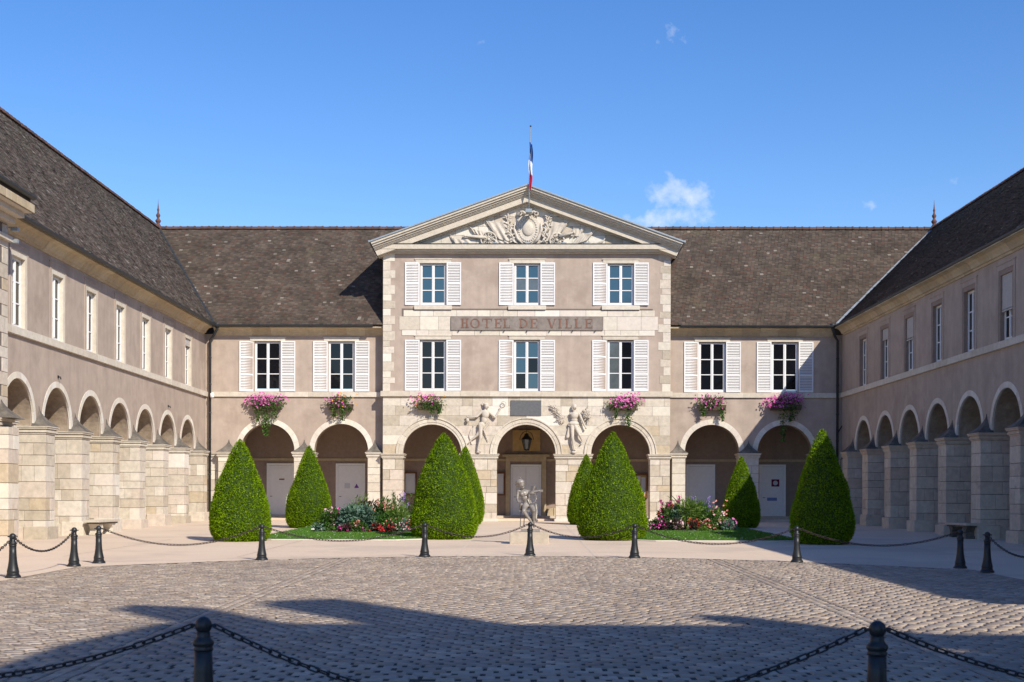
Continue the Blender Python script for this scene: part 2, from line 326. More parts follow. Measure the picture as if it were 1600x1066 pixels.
# ================================================================ pieces the buildings share
def pier(root, xc, hw, yf, yb, zb, zt, mat, rnd, big=False):
    p = MB().box(xc-hw+.026, xc+hw-.026, yf+.026, yb-.02, zb, zt).build('pier', MAT['mortar'], root)
    zs = courses(zb, zt, .30, .58, rnd)
    for k, (a, b) in enumerate(zip(zs[:-1], zs[1:])):
        cut = yf + rnd.uniform(.28, .55) if k % 2 else yf + rnd.uniform(.62, .9)
        fx = [xc-hw, xc+hw]
        if 2*hw > .7 and rnd.random() < .6: fx = [xc-hw, xc-hw + 2*hw*rnd.choice([.35, .5, .62]), xc+hw]
        if 2*hw > 1.3: fx = splits(xc-hw, xc+hw, .4, .85, rnd)
        j = rnd.uniform(-.004, .004)
        m = 'white_stone' if rnd.random() < .10 and mat != 'grey_stone' else mat
        for u, w in zip(fx[:-1], fx[1:]): block(p, m if rnd.random() < .8 else mat, u, w, yf + j + rnd.uniform(0, .006), cut, a, b)
        ys = [cut, yb] if yb - cut < .65 else [cut, cut + rnd.uniform(.25, .45), yb]
        for u, w in zip(ys[:-1], ys[1:]): block(p, mat, xc-hw+j+rnd.uniform(0,.006), xc+hw-j, u + .006, w, a, b)
    return p
def impost(root, xc, hw, yf, yb, z, mat='pale'):
    m = MB()
    for e, a, b in ((.02, 0, .05), (.055, .052, .12), (.03, .122, .16), (.085, .162, .215), (.11, .217, .25)):
        m.box(xc-hw-e, xc+hw+e, yf-e, yb, z+a, z+b)
    return m.build('capital', MAT[mat], root)
def weathering(root, xc, hw, yf, z, h, yw=0.0):
    secs = []; n = 7
    for k in range(n+1):
        t = k/n; q = (1-t)**1.9; hh = (hw+.10)*q + .012; yy = yw + (yf-.10-yw)*q - .012
        secs.append([(xc-hh, yy, z+h*t), (xc+hh, yy, z+h*t), (xc+hh, yw+.05, z+h*t), (xc-hh, yw+.05, z+h*t)])
    m = MB()
    for a, b in zip(secs[:-1], secs[1:]): m.hull(a, b)
    return m.build('weathering', MAT['dark_stone'], root)
def arcade(mb, x0, x1, cs, r, zs, zt, y0, t, zlow, n=28):
    xs = [x0]
    for c in sorted(cs): xs += [c-r, c+r]
    xs.append(x1)
    for a, b in zip(xs[0::2], xs[1::2]):
        if b - a > .01: mb.box(a, b, y0, y0+t, zlow, zt)
    for c in cs:
        ps = [(c - r*math.cos(math.pi*k/n), zs + r*math.sin(math.pi*k/n)) for k in range(n+1)]
        for (xa, za), (xb, zb) in zip(ps[:-1], ps[1:]): mb.prism([(xa, za), (xb, zb), (xb, zt), (xa, zt)], y0, y0+t)
    return mb
def holed(mb, x0, x1, z0, z1, holes, y0, t):                     # holes: (cx, w, zb, zt), all on one storey
    x = x0
    for cx, w, zb, zt in sorted(holes):
        mb.box(x, cx-w/2, y0, y0+t, z0, z1)
        mb.box(cx-w/2, cx+w/2, y0, y0+t, z0, zb).box(cx-w/2, cx+w/2, y0, y0+t, zt, z1); x = cx+w/2
    return mb.box(x, x1, y0, y0+t, z0, z1)
VOUS = {}
def voussoirs(parent, cx, zs, steps, yb, n, mat):
    key = (tuple(steps), n, mat)
    if key not in VOUS:
        m = MB(); h = math.pi/n/2 - .0022; k = 4
        for (r0, r1, yf) in steps:
            for j in range(k):
                a, b = -h + 2*h*j/k, -h + 2*h*(j+1)/k
                m.prism([(r0*math.sin(a), r0*math.cos(a)), (r0*math.sin(b), r0*math.cos(b)), (r1*math.sin(b), r1*math.cos(b)), (r1*math.sin(a), r1*math.cos(a))], yf, yb)
        VOUS[key] = m.mesh('voussoir', MAT[mat])
    for k in range(n):
        inst('voussoir', VOUS[key], parent, (cx, random.uniform(-.004, .004), zs), (0, -math.pi/2 + math.pi*(k+.5)/n, 0))
PANE = {k: MB().box(-.5, .5, -.5, .5, -.5, .5).mesh('pane', MAT[k]) for k in ('glass', 'glass_blue', 'curtain')}
def window(root, cx, zb, zt, w, y, glass=('glass',), rows=3):
    """white casement: frame, two leaves, glazing bars; y is the face of the frame"""
    m = MB(); x0, x1 = cx-w/2, cx+w/2; f = .07
    m.box(x0, x0+f, y, y+.07, zb, zt).box(x1-f, x1, y, y+.07, zb, zt).box(x0+f, x1-f, y, y+.07, zt-f, zt).box(x0+f, x1-f, y, y+.07, zb, zb+f+.04)
    m.box(cx-.065, cx+.065, y-.012, y+.06, zb+f+.04, zt-f)
    m.box(cx-.02, cx+.02, y-.03, y-.012, zb+f+.06, zt-f-.02)
    hz = (zt-f-zb-f-.04)/rows; hw = (w/2-f-.065)
    for k in range(1, rows): 
        z = zb+f+.04+hz*k
        for s in (-1, 1): m.box(cx+s*.065, cx+s*(.065+hw), y+.004, y+.05, z-.02, z+.02)
    for s in (-1, 1):
        xa = cx+s*.065; xb = cx+s*(.065+hw)
        m.box(xb-s*.03, xb, y+.006, y+.055, zb+f+.04, zt-f)
    o = m.build('window', MAT['white'], root)
    for k in range(rows):
        for s in (-1, 1):
            g = glass[(k*2+(s > 0)) % len(glass)]
            inst('pane', PANE[g], o, (cx+s*(.065+hw/2-.015), y+.035, zb+f+.04+hz*(k+.5)), (random.gauss(0, .004), 0, random.gauss(0, .006)), (hw-.03, .008, hz-.04))
    return o
def shutter_meshes(w, h, rails):
    m = MB(); s = .055; t = .042
    m.box(0, s, 0, t, 0, h).box(w-s, w, 0, t, 0, h)
    zs = [0] + rails + [h-.07]
    for k, z in enumerate(zs): m.box(s, w-s, .001, t-.001, z, z+(.09 if k == 0 else .07))
    m.box(-.008, 0, .01, .03, h*.12, h*.12+.09).box(-.008, 0, .01, .03, h*.85, h*.85+.09)
    sl = MB()
    for k in range(len(zs)-1):
        a = zs[k] + (.09 if k == 0 else .07); b = zs[k+1]; n = int((b-a)/.074)
        for j in range(n):
            z = a + (b-a)*(j+.5)/n
            sl.add([(s, .006, z-.026), (w-s, .006, z-.026), (w-s, .036, z+.016), (s, .036, z+.016), (s, .014, z-.031), (w-s, .014, z-.031), (w-s, .044, z+.011), (s, .044, z+.011)],
                   [(0,1,2,3),(4,7,6,5),(0,4,5,1),(3,2,6,7)])
    return m.mesh('shutter', MAT['white']), sl.mesh('slats', MAT['white'])
SH_LOW = shutter_meshes(.71, 2.46, [.78, 1.62]); SH_UP = shutter_meshes(.70, 2.06, [1.0])
def shutters(root, cx, w, zb, meshes, sw, y):
    for s in (-1, 1):
        x = cx - w/2 - sw if s < 0 else cx + w/2
        o = inst('shutter', meshes[0], root, (x + s*random.uniform(.0, .02), y, zb), (0, 0, s*-random.uniform(.0, .085)))
        tag(inst('slats', meshes[1], o), kind='stuff')
def course_blocks(root, name, mat, x0, x1, yf, yb, z0, z1, lo=.9, hi=1.5, rnd=random):
    o = MB().box(x0+.01, x1-.01, yf+.015, yb, z0+.008, z1-.008).build(name, MAT['mortar'], root)
    xs = splits(x0, x1, lo, hi, rnd)
    for a, b in zip(xs[:-1], xs[1:]): block(o, mat, a, b, yf + rnd.uniform(0, .006), yb - .01, z0, z1, gap=.005)
    return o
CORN = {}
def cornice(root, x0, x1, y, mat='ochre', step=.92):
    o = MB().box(x0+.02, x1-.02, y-.05, y+.1, 9.06, 9.42).build('cornice', MAT['mortar'], root)
    n = max(1, round((x1-x0)/step)); L_ = (x1-x0)/n
    key = (round(L_, 3), mat)
    if key not in CORN:
        CORN[key] = MB().prismx([(.02, 9.02), (-.05, 9.02), (-.07, 9.09), (-.12, 9.10), (-.17, 9.20), (-.27, 9.31), (-.40, 9.355), (-.46, 9.36), (-.46, 9.45), (.02, 9.45)], -L_/2+.004, L_/2-.004).mesh('cornice_block', MAT[mat])
    for k in range(n): inst('cornice_block', CORN[key], o, (x0+L_*(k+.5), y+random.uniform(-.006, .006), 0))
    return o
def gutter(root, x0, x1, y, z):
    m = MB(); n = 8
    pr = [(y+.095*math.cos(math.pi+math.pi*k/n), z+.095*math.sin(math.pi+math.pi*k/n)) for k in range(n+1)]
    m.prismx(pr + [(y+.08, z+.012), (y-.08, z+.012)], x0, x1)
    return m.build('gutter', MAT['gutter'], root)
def tiles(roof, P0, V, uL, uR, Ls, cover=(-1e9, 1e9), skip=None, mat='tile'):
    """plain tiles lapped up a slope; U is local x, V the unit vector up the slope, uL/uR the slope's ends at eave and ridge"""
    V = np.array(V, float); U = np.array([1., 0, 0]); Nn = np.cross(U, V); P0 = np.array(P0, float)
    e = .118; rows = int(Ls/e); vs = []; tone = []
    for r in range(rows+1):
        v0 = r*e; t = v0/Ls; a = max(uL[0]+(uL[1]-uL[0])*t, cover[0]); b = min(uR[0]+(uR[1]-uR[0])*t, cover[1])
        if b <= a: continue
        n = int((b-a)/.172)+1; u = a + .172*np.arange(n) + RNG.normal(0, .004, n) + (.086 if r % 2 else 0)
        if skip is not None:
            u = u[~((u > skip[0]) & (u < skip[1]))]; n = len(u)
        w = .166 + RNG.normal(0, .003, n); u2 = np.minimum(u+w, b)
        h = RNG.normal(.040, .0055, n); vv = v0 + RNG.normal(0, .007, n); tl = RNG.normal(0, .004, n)
        v2 = np.minimum(vv + .15, Ls + .02)
        def P(uu, v, nn): return P0 + uu[:, None]*U + v[:, None]*V + nn[:, None]*Nn
        q = np.stack([P(u, vv, h*0), P(u2, vv, h*0), P(u2, vv, h+tl), P(u, vv, h-tl), P(u2, v2, h*.3), P(u, v2, h*.3)], 1)
        vs.append(q)
        tt = RNG.random(n)*.905; tt[RNG.random(n) < (.018 if mat != 'tile' else .009)] = .99
        tone.append(tt)
    vs = np.concatenate(vs); tone = np.concatenate(tone); n = len(vs)
    Q = (np.array([[0,1,2,3],[3,2,4,5]])[None] + (np.arange(n)*6)[:, None, None]).reshape(-1, 4)
    tag(inst('roof_tiles', np_mesh('roof_tiles', vs.reshape(-1, 3), Q, MAT[mat], np.repeat(tone, 2)), roof), kind='stuff')
rt = MB()
rt.prismx([(.16*math.cos(math.pi*k/8), .16*math.sin(math.pi*k/8)-.06) for k in range(9)], -.185, .17)
rt.prismx([(.185*math.cos(math.pi*k/8), .185*math.sin(math.pi*k/8)-.06) for k in range(9)], .12, .185)
RIDGE = rt.mesh('ridge_tile', MAT['ridge'])
def ridge(roof, x0, x1, y, z):
    n = int((x1-x0)/.37)
    for k in range(n): inst('ridge_tile', RIDGE, roof, (x0+(x1-x0)*(k+.5)/n, y, z+random.uniform(-.008, .008)), (0, random.gauss(0, .01), 0))
def downpipe(root, x, y, ztop, zbot, elbow):
    m = MB()
    m.tube([(x+elbow[0], y+elbow[1], ztop), (x+elbow[0], y+elbow[1], ztop-.12), (x+elbow[0]*.5, y+elbow[1]*.4, ztop-.42), (x, y, ztop-.62), (x, y, zbot)], .062, 10)
    for z in (7.9, 6.6, 5.2, 3.9, 2.2): m.lathe([(.062, 0), (.078, .01), (.078, .06), (.062, .07)], 10, (x, y, z))
    m.lathe([(.07, 0), (.12, .14), (.14, .2), (.14, .26)], 10, (x+elbow[0], y+elbow[1], ztop-.1))
    return m.build('downpipe', MAT['gutter'], root)

# ================================================================ main range
EAVE = 9.5
hall = tag(empty('town_hall'), 'pink rendered town hall range with pediment, arcade and white louvred shutters closing the court', 'building')
SIDES = ((-15.7, -6.95, (-12.66, -9.05)), (6.95, 15.34, (9.06, 12.6)))
rnd = random.Random(11)
for x0, x1, cs in SIDES:
    wall = arcade(MB(), x0, x1, cs, 1.345, 3.4, 6.05, 0, .12, 3.1)
    wall = holed(wall, x0, x1, 6.05, 9.1, [(c, 1.30, 6.3, 8.74) for c in cs], 0, .35).build('wall', MAT['render'], hall)
    arcade(MB(), x0+.02, x1-.02, cs, 1.35, 3.4, 6.04, .122, .63, 3.1).build('arch_vault', MAT['vault'], hall)
    for c in cs:
        voussoirs(wall, c, 3.4, [(1.32, 1.575, -.012)], .08, 11, 'white_stone')
        window(hall, c, 6.31, 8.72, 1.28, .10, ('glass',) * 6)
        shutters(hall, c, 1.30, 6.30, SH_LOW, .72, -.055)
        MB().box(c-.86, c+.86, -.03, .1, 8.76, 8.92).box(c-.90, c+.90, -.05, .1, 8.922, 8.97).build('window_lintel', MAT['pale'], hall)
    course_blocks(hall, 'string_course', 'pale', x0, x1, -.09, .1, 6.03, 6.27, rnd=rnd)
    cornice(hall, x0+(.45 if x0 < 0 else 0), x1-(0 if x0 < 0 else .45), 0)
    gutter(hall, x0+.45 if x0 < 0 else x0+.5, x1-.5 if x0 < 0 else x1-.35, -.58, EAVE-.02)
for xc, hw in ((-14.84, .80), (-10.855, .475), (-7.40, .32), (7.40, .33), (10.83, .455), (14.6, .72)):
    yf = -.36; bw = min(hw, .46); bx = xc if hw < .6 else (-14.55 if xc < 0 else 14.35)
    pier(hall, xc, hw, -.01, .74, -.1, 3.08, 'stone', rnd)
    pier(hall, bx, bw-.004, yf, -.012, -.1, 3.07, 'pale', rnd)
    impost(hall, xc, hw, -.02, .76, 3.065)
    impost(hall, bx, bw, yf, -.03, 3.066)
    weathering(hall, bx, bw, yf, 3.316, .62)
    block(hall, 'stone', bx-bw-.06, bx+bw+.06, yf-.07, .2, -.2, .22, 'plinth')
# arcade behind the arches
MB().box(-20, 21, 3.6, 3.9, -.2, 5.3).build('arcade_wall', MAT['shaded_render'], hall)
MB().box(-19.9, 20.9, 3.54, 3.6, 3.02, 3.14).build('arcade_moulding', MAT['ochre'], hall)
MB().box(-20, 21, .3, 3.9, 5.2, 5.34).build('arcade_ceiling', MAT['shaded_render'], hall)
tag(MB().box(-20, 21, .18, 3.62, -.3, .10).build('arcade_floor', MAT['terrace']), kind='structure')
MB().box(-14.5, 14.3, 3.0, 3.6, .10, .22).build('step', MAT['stone'], hall)
def door(x0, x1, zt, y, leaves, name='door'):
    m = MB(); f = .11
    m.box(x0, x0+f, y-.07, y, .22, zt).box(x1-f, x1, y-.07, y, .22, zt).box(x0+f, x1-f, y-.07, y, zt-f, zt)
    fr = m.build('door_frame', MAT['white_door'], hall)
    w = (x1-x0-2*f)/leaves
    for k in range(leaves):
        a = x0+f+w*k+.006; b = a+w-.012
        d = MB().box(a, b, y-.045, y-.005, .23, zt-f-.01)
        for zb_, zt_ in ((.40, 1.0), (1.12, 1.9), (2.02, zt-f-.14)):
            d.box(a+.12, b-.12, y-.062, y-.045, zb_, zt_); d.box(a+.17, b-.17, y-.070, y-.062, zb_+.05, zt_-.05)
        dd = d.build(name, MAT['white_door'], hall)
        MB().tube([(a+.07, y-.045, 1.18), (a+.07, y-.10, 1.18), (a+.18, y-.10, 1.18)], .014, 6).build('handle', MAT['iron'], dd)
    return dd
for x0, x1 in ((-13.36, -11.97), (-9.80, -8.29), (8.22, 9.70), (11.97, 13.32)):
    d = door(x0, x1, 2.88, 3.6, 1); cx = (x0+x1)/2
    if x0 < -13: MB().box(cx-.05, cx+.22, 3.522, 3.531, 2.02, 2.09).build('notice', MAT['wood'], d)
    elif x0 < 0:
        MB().box(cx-.30, cx-.02, 3.520, 3.53, 1.60, 1.86).build('notice', MAT['paper'], d)
        MB().prism([(cx+.20, 1.62), (cx+.44, 1.62), (cx+.32, 1.84)], 3.518, 3.53).build('notice', MAT['sign_violet'], d)
    elif x0 > 10:
        MB().box(cx-.06, cx+.34, 3.518, 3.53, 1.75, 2.12).build('notice', MAT['maroon'], d)
        MB().prism([(cx+.14+.12*math.cos(k*math.pi/8), 1.935+.12*math.sin(k*math.pi/8)) for k in range(16)], 3.512, 3.5175).build('emblem', MAT['paper'], d)
        MB().box(cx-.28, cx+.22, 3.518, 3.53, 1.02, 1.18).build('notice', MAT['sign_blue'], d)
d = door(-.80, .78, 2.85, 3.6, 2)
for x, z in ((-.36, 1.55), (.40, 1.50)): MB().box(x-.16, x+.14, 3.516, 3.526, z-.22, z+.25).build('notice', MAT['paper'], d)
m = MB().box(-1.05, -.82, 3.42, 3.6, .1, 3.0).box(.80, 1.03, 3.42, 3.6, .1, 3.0).box(-1.05, 1.03, 3.42, 3.6, 3.002, 3.24).box(-1.22, 1.2, 3.36, 3.6, 3.242, 3.36)
m.build('door_surround', MAT['ochre'], hall)
for x in (1.08, 1.42): block(hall, 'ochre', x, x+.33, 3.25, 3.58, .10, .62, 'corner_stone')
MB().box(-.70, .72, 3.50, 3.6, 3.55, 4.62).build('stone_panel', MAT['yellow_stone'], hall)
for x0, x1, z0, z1 in ((-1.78, -1.08, 1.25, 2.45), (-6.30, -5.62, 1.25, 2.45), (5.55, 6.25, 1.15, 2.4)):
    nb = tag(empty('notice_board', ((x0+x1)/2, 3.55, z0)), 'wood framed notice board in the arcade ' + ('beside the central double door' if x0 > -2 and x0 < 0 else 'behind the arch below the pink flower box' if x0 > 0 else 'behind the arch below the mixed flower box'), 'notice board', 'arcade notice boards')
    w = (x1-x0)/2; h = z1-z0
    MB().box(-w, -w+.08, -.1, .04, 0, h).box(w-.08, w, -.1, .04, 0, h).box(-w+.08, w-.08, -.1, .04, 0, .08).box(-w+.08, w-.08, -.1, .04, h-.08, h).build('frame', MAT['wood'], nb)
    MB().box(-w+.08, w-.08, -.03, .03, .08, h-.08).build('backboard', MAT['yellow_stone'] if x0 > 0 else MAT['paper'], nb)
    for a, b, c_, e in ((-.8, -.1, .15, .5), (.05, .8, .2, .85), (-.75, -.1, .6, .9)):
        MB().box(a*w*.8, b*w*.8, -.036, -.031, h*c_, h*e).build('notice', MAT['paper'], nb)
# main roof
Lm = math.hypot(5.55, 5.74)
roof = MB().add([(-15.2, -.55, EAVE), (15.0, -.55, EAVE), (21.3, 5, 15.24), (-19.4, 5, 15.24), (-19.4, 10.5, EAVE), (21.3, 10.5, EAVE)], [(0, 1, 2, 3), (3, 2, 5, 4)]).build('roof', MAT['under'], hall)
tiles(roof, (0, -.55, EAVE), (0, 5.55/Lm, 5.74/Lm), (-15.2, -19.4), (15.0, 21.3), Lm, skip=(-6.6, 6.6))
ridge(roof, -19.3, -3.2, 5, 15.27); ridge(roof, 3.2, 21.2, 5, 15.27)

# ---------------------------------------------------------------- the pedimented pavilion in the middle
PY = -.6; CS = (-4.56, 0.0, 4.56)
back = MB(); arcade(back, -6.93, 6.93, CS, 1.46, 3.25, 6.1, PY+.02, .9, 3.0)
back = back.build('ashlar_wall', MAT['mortar'], hall)
rnd = random.Random(5)
def poly_block(parent, zs_, xl, xr, y0, y1, mat):
    g = .004; pts = [(x+g, z) for x, z in zip(xl, zs_)] + [(x-g, z) for x, z in reversed(list(zip(xr, zs_)))]
    pts = [(x, min(max(z, zs_[0]+g), zs_[-1]-g)) for x, z in pts]
    n = len(zs_); m = MB()
    for k in range(n-1): m.prism([pts[k], pts[2*n-1-k], pts[2*n-2-k], pts[k+1]], y0, y1)
    m.build('stone_block', MAT[mat], parent)
RC = 1.60
def hwid(z): return math.sqrt(max(RC*RC-(z-3.25)**2, 0)) if z < 3.25+RC else 0.0
zs_ = courses(3.25, 6.04, .34, .50, rnd)
for z0, z1 in zip(zs_[:-1], zs_[1:]):
    zz = [z0+(z1-z0)*k/4 for k in range(5)]
    segs = []
    if z0 < 3.25+RC-.02:
        bounds = [(-6.95, None)] + [(None, c) for c in CS]
        for i in range(4):
            lf = (lambda z, i=i: -6.95 if i == 0 else CS[i-1]+hwid(z)); rf = (lambda z, i=i: 6.95 if i == 3 else CS[i]-hwid(z))
            segs.append((lf, rf))
    else: segs.append((lambda z: -6.95, lambda z: 6.95))
    for lf, rf in segs:
        a, b = lf(z0), rf(z0)
        cuts = splits(a, b, .45, 1.05, rnd) if b-a > .9 else [a, b]
        for k in range(len(cuts)-1):
            xl = [lf(z) if k == 0 else cuts[k] for z in zz]; xr = [rf(z) if k == len(cuts)-2 else cuts[k+1] for z in zz]
            poly_block(back, zz, xl, xr, PY-.012-rnd.uniform(0, .006), PY+.03, rnd.choice(['stone', 'stone', 'stone', 'white_stone', 'pale']))
for c in CS: voussoirs(back, c, 3.25, [(1.42, 1.52, PY-.03), (1.522, 1.63, PY-.055), (1.632, 1.70, PY-.035), (1.702, 1.76, PY-.08)], PY+.3, 11, 'pale')
for xc, hw in ((-6.465, .485), (-2.28, .86), (2.28, .86), (6.465, .485)):
    pier(hall, xc, hw, PY-.012, .3, -.05, 3.0, 'stone', rnd); impost(hall, xc, hw, PY-.02, .32, 3.0)
    block(hall, 'white_stone', xc-hw-.06, xc+hw+.06, PY-.08, .3, -.2, .12, 'plinth')
up = MB(); WX = (-4.53, .02, 4.55)
holed(up, -6.95, 6.95, 6.1, 8.95, [(x, 1.27, 6.3, 8.76) for x in WX], PY, .34)
up.box(-6.95, 6.95, PY, PY+.34, 8.95, 10.3)
holed(up, -6.95, 6.95, 10.3, 13.35, [(x, 1.27, 10.46, 12.46) for x in WX], PY, .34)
up.box(-6.95, -6.6, PY+.34, 5, 5.5, 13.35).box(6.6, 6.95, PY+.34, 5, 5.5, 13.35).box(-6.6, 6.6, PY+.5, PY+.7, 6.1, 13.35)
up.build('upper_wall', MAT['render'], hall)
course_blocks(hall, 'string_course', 'pale', -7.06, 7.06, PY-.13, PY+.1, 6.02, 6.28, rnd=rnd)
for i, x in enumerate(WX):
    window(hall, x, 6.31, 8.74, 1.25, PY+.10, (('glass',)*6, ('glass', 'glass_blue', 'glass_blue', 'glass', 'glass_blue', 'glass_blue'), ('curtain', 'glass', 'curtain', 'glass', 'curtain', 'glass'))[i])
    shutters(hall, x, 1.27, 6.30, SH_LOW, .72, PY-.055)
    window(hall, x, 10.47, 12.44, 1.25, PY+.10, ('glass_blue',)*6 if i != 1 else ('glass_blue', 'glass_blue', 'curtain', 'curtain', 'glass_blue', 'glass_blue'))
    shutters(hall, x, 1.27, 10.45, SH_UP, .71, PY-.055)
    for zt in (8.78, 12.48):
        MB().box(x-.86, x+.86, PY-.03, PY+.1, zt, zt+.17).box(x-.90, x+.90, PY-.055, PY+.1, zt+.172, zt+.22).build('window_lintel', MAT['pale'], hall)
    block(hall, 'pale', x-.92, x+.92, PY-.10, PY+.1, 10.22, 10.43, 'window_sill')
band = MB().box(-6.05, 6.1, PY-.004, PY+.05, 8.96, 10.28).build('stone_band', MAT['mortar'], hall)
zz = [8.97, 9.24, 9.90, 10.20]
for k, (a, b) in enumerate(zip(zz[:-1], zz[1:])):
    for seg in ((-6.4+rnd.uniform(0, .3), -3.68), (-3.68, 3.70), (3.70, 6.35)) if k == 1 else ((-6.3+rnd.uniform(0, .5), 6.2),):
        if k == 1 and seg[0] == -3.68: continue
        cuts = splits(seg[0], seg[1], .6, 1.3, rnd)
        for u, w in zip(cuts[:-1], cuts[1:]): block(band, rnd.choice(['white_stone', 'white_stone', 'pale']), u, w, PY-.016-rnd.uniform(0, .005), PY+.03, a, b)
for s in (-1, 1):                                                   # corner stones
    q = MB().box(s*6.955, s*6.72, PY-.006, PY+.3, 6.28, 13.05).build('quoin', MAT['mortar'], hall)
    zs_ = courses(6.28, 13.05, .28, .48, rnd)
    for k, (a, b) in enumerate(zip(zs_[:-1], zs_[1:])):
        w = .54 if k % 2 else .36
        w += rnd.uniform(-.04, .08)
        block(q, rnd.choice(['stone', 'pale', 'stone', 'white_stone']), s*6.965, s*(6.965-w), PY-.014, PY+.31, a, b)
# sign with its letters
sg = MB().box(-3.66, 3.69, PY-.075, PY, 9.23, 9.89).build('sign_board', MAT['signboard'], hall)
for k in range(7): MB().box(-3.3+k*1.1, -3.27+k*1.1, PY-.11, PY-.02, 9.16, 9.23).build('bracket', MAT['iron'], sg)
LH = .45; LZ = 9.335
def letter(ch, x0, x1):
    w = x1-x0; m = MB(); y0, y1 = PY-.092, PY-.07; st = .075; th = .034; sf = .05
    def stem(x): m.box(x, x+st, y0, y1, LZ, LZ+LH); m.box(x-sf, x+st+sf, y0+.002, y1, LZ, LZ+.028); m.box(x-sf, x+st+sf, y0+.002, y1, LZ+LH-.028, LZ+LH)
    def bar(xa, xb, z): m.box(xa, xb, y0+.003, y1, z, z+th)
    def slant(xa, za, xb, zb_, t): m.prism([(xa-t/2, za), (xa+t/2, za), (xb+t/2, zb_), (xb-t/2, zb_)], y0+.001, y1)
    if ch == 'I': stem((x0+x1)/2-st/2)
    elif ch == 'H': stem(x0+sf); stem(x1-sf-st); bar(x0+sf+st, x1-sf-st, LZ+LH*.5)
    elif ch in 'LE':
        stem(x0+sf); bar(x0+sf+st, x1, LZ); m.box(x1-.03, x1, y0+.002, y1, LZ, LZ+.13)
        if ch == 'E': bar(x0+sf+st, x1, LZ+LH-th); m.box(x1-.03, x1, y0+.002, y1, LZ+LH-.12, LZ+LH); bar(x0+sf+st, x1-.09, LZ+LH*.5); m.box(x1-.11, x1-.085, y0+.002, y1, LZ+LH*.5-.04, LZ+LH*.5+.075)
    elif ch == 'T': stem((x0+x1)/2-st/2); bar(x0, x1, LZ+LH-th); m.box(x0, x0+.028, y0+.002, y1, LZ+LH-.13, LZ+LH); m.box(x1-.028, x1, y0+.002, y1, LZ+LH-.13, LZ+LH)
    elif ch == 'V':
        c = (x0+x1)/2; slant(c-.01, LZ, x0+.07, LZ+LH, st); slant(c+.02, LZ, x1-.06, LZ+LH, th); m.box(x0-.02, x0+.16, y0+.002, y1, LZ+LH-.026, LZ+LH); m.box(x1-.13, x1+.02, y0+.002, y1, LZ+LH-.026, LZ+LH)
    else:
        c = (x0+x1)/2; n = 24; a0, a1 = (-90, 90) if ch == 'D' else (0, 360)
        if ch == 'D': stem(x0+sf); c = x0+sf+st*.6
        ro = w/2 if ch == 'O' else x1-c
        for k in range(n):
            a, b = R(a0+(a1-a0)*k/n), R(a0+(a1-a0)*(k+1)/n)
            def P(t, i): return (c+(ro-(st if i else 0))*math.cos(t), LZ+LH/2+(LH/2-(th if i else 0))*math.sin(t))
            m.prism([P(a, 0), P(b, 0), P(b, 1), P(a, 1)], y0, y1)
    m.build('letter', MAT['copper'], sg)
for ch, a, b in zip('HOTELDEVILLE', (-3.18, -2.72, -2.14, -1.55, -1.13, -.36, .18, 1.00, 1.52, 1.86, 2.32, 2.82), (-2.80, -2.26, -1.68, -1.22, -.80, .06, .52, 1.44, 1.72, 2.18, 2.66, 3.18)): letter(ch, a, b)
MB().box(-.76, .72, PY-.06, PY, 5.10, 5.84).build('slate_plaque', MAT['slate'], hall)
# cornice and pediment
AP = 16.14; EX = 7.52; EZ = 13.42
MB().box(-7.25, 7.25, PY-.42, PY+.2, 13.10, 13.33).box(-7.16, 7.16, PY-.30, PY+.2, 13.02, 13.098).box(-7.05, 7.05, PY-.12, PY+.2, 12.93, 13.018).build('cornice', MAT['pale'], hall)
MB().box(-7.28, 7.28, PY-.45, PY+.1, 13.332, 13.36).build('cornice_flashing', MAT['gutter'], hall)
ty = MB().add([(-7.0, PY-.002, 13.35), (7.0, PY-.002, 13.35), (0, PY-.002, 15.70)], [(0, 1, 2)]).build('tympanum', MAT['mortar'], hall)
slope = (AP-EZ)/EX
z = 13.36
while z < 15.45:
    h = rnd.uniform(.34, .48); lim = (15.70-(z+h*.5))/slope*.98
    cuts = splits(-lim, lim, .5, 1.2, rnd)
    for u, w in zip(cuts[:-1], cuts[1:]): block(ty, rnd.choice(['white_stone', 'white_stone', 'pale', 'stone']), u, w, PY-.02-rnd.uniform(0, .004), PY+.03, z, z+h)
    z += h
nrm = math.hypot(1, slope)
for s in (-1, 1):
    rk = MB()
    def band_(o0, o1, ya, yb):      # strip parallel to the rake between two offsets below its top edge
        d0, d1 = o0*nrm, o1*nrm
        x_end0, x_end1 = EX-o0*.45, EX-o1*.45
        rk.prism([(0, AP-d0), (s*x_end0, AP-d0-slope*x_end0), (s*x_end1, AP-d1-slope*x_end1), (0, AP-d1)], ya, yb)
    band_(.06, .17, PY-.78, PY+.2); band_(.172, .26, PY-.70, PY+.2); band_(.262, .34, PY-.60, PY+.2); band_(.342, .40, PY-.52, PY+.2); band_(.402, .44, PY-.47, PY+.2); band_(.442, .72, PY-.40, PY+.2); band_(.722, .78, PY-.16, PY+.2)
    rk.build('raking_cornice', MAT['pale'], hall)
    pr = MB(); pr.prism([(0, AP), (s*(EX+.06), AP-slope*(EX+.06)), (s*(EX+.06), AP-slope*(EX+.06)-.07), (0, AP-.07)], PY-.84, 8.5)
    pr.build('pediment_roof', MAT['zinc'], hall)
    MB().prism([(s*6.93, 12.75), (s*7.02, 12.8), (s*7.2, 13.1), (s*7.42, 13.30), (s*7.44, 13.38), (s*6.93, 13.38)], PY+.22, 4.6).build('side_cornice', MAT['ochre'], hall)
    MB().prismx([(PY-.8+.0, 0), (4.5, 0), (4.5, .08), (PY-.8, .08)], -.07, .07).build('side_gutter', MAT['zinc'], hall, (s*7.52, 0, 13.36))
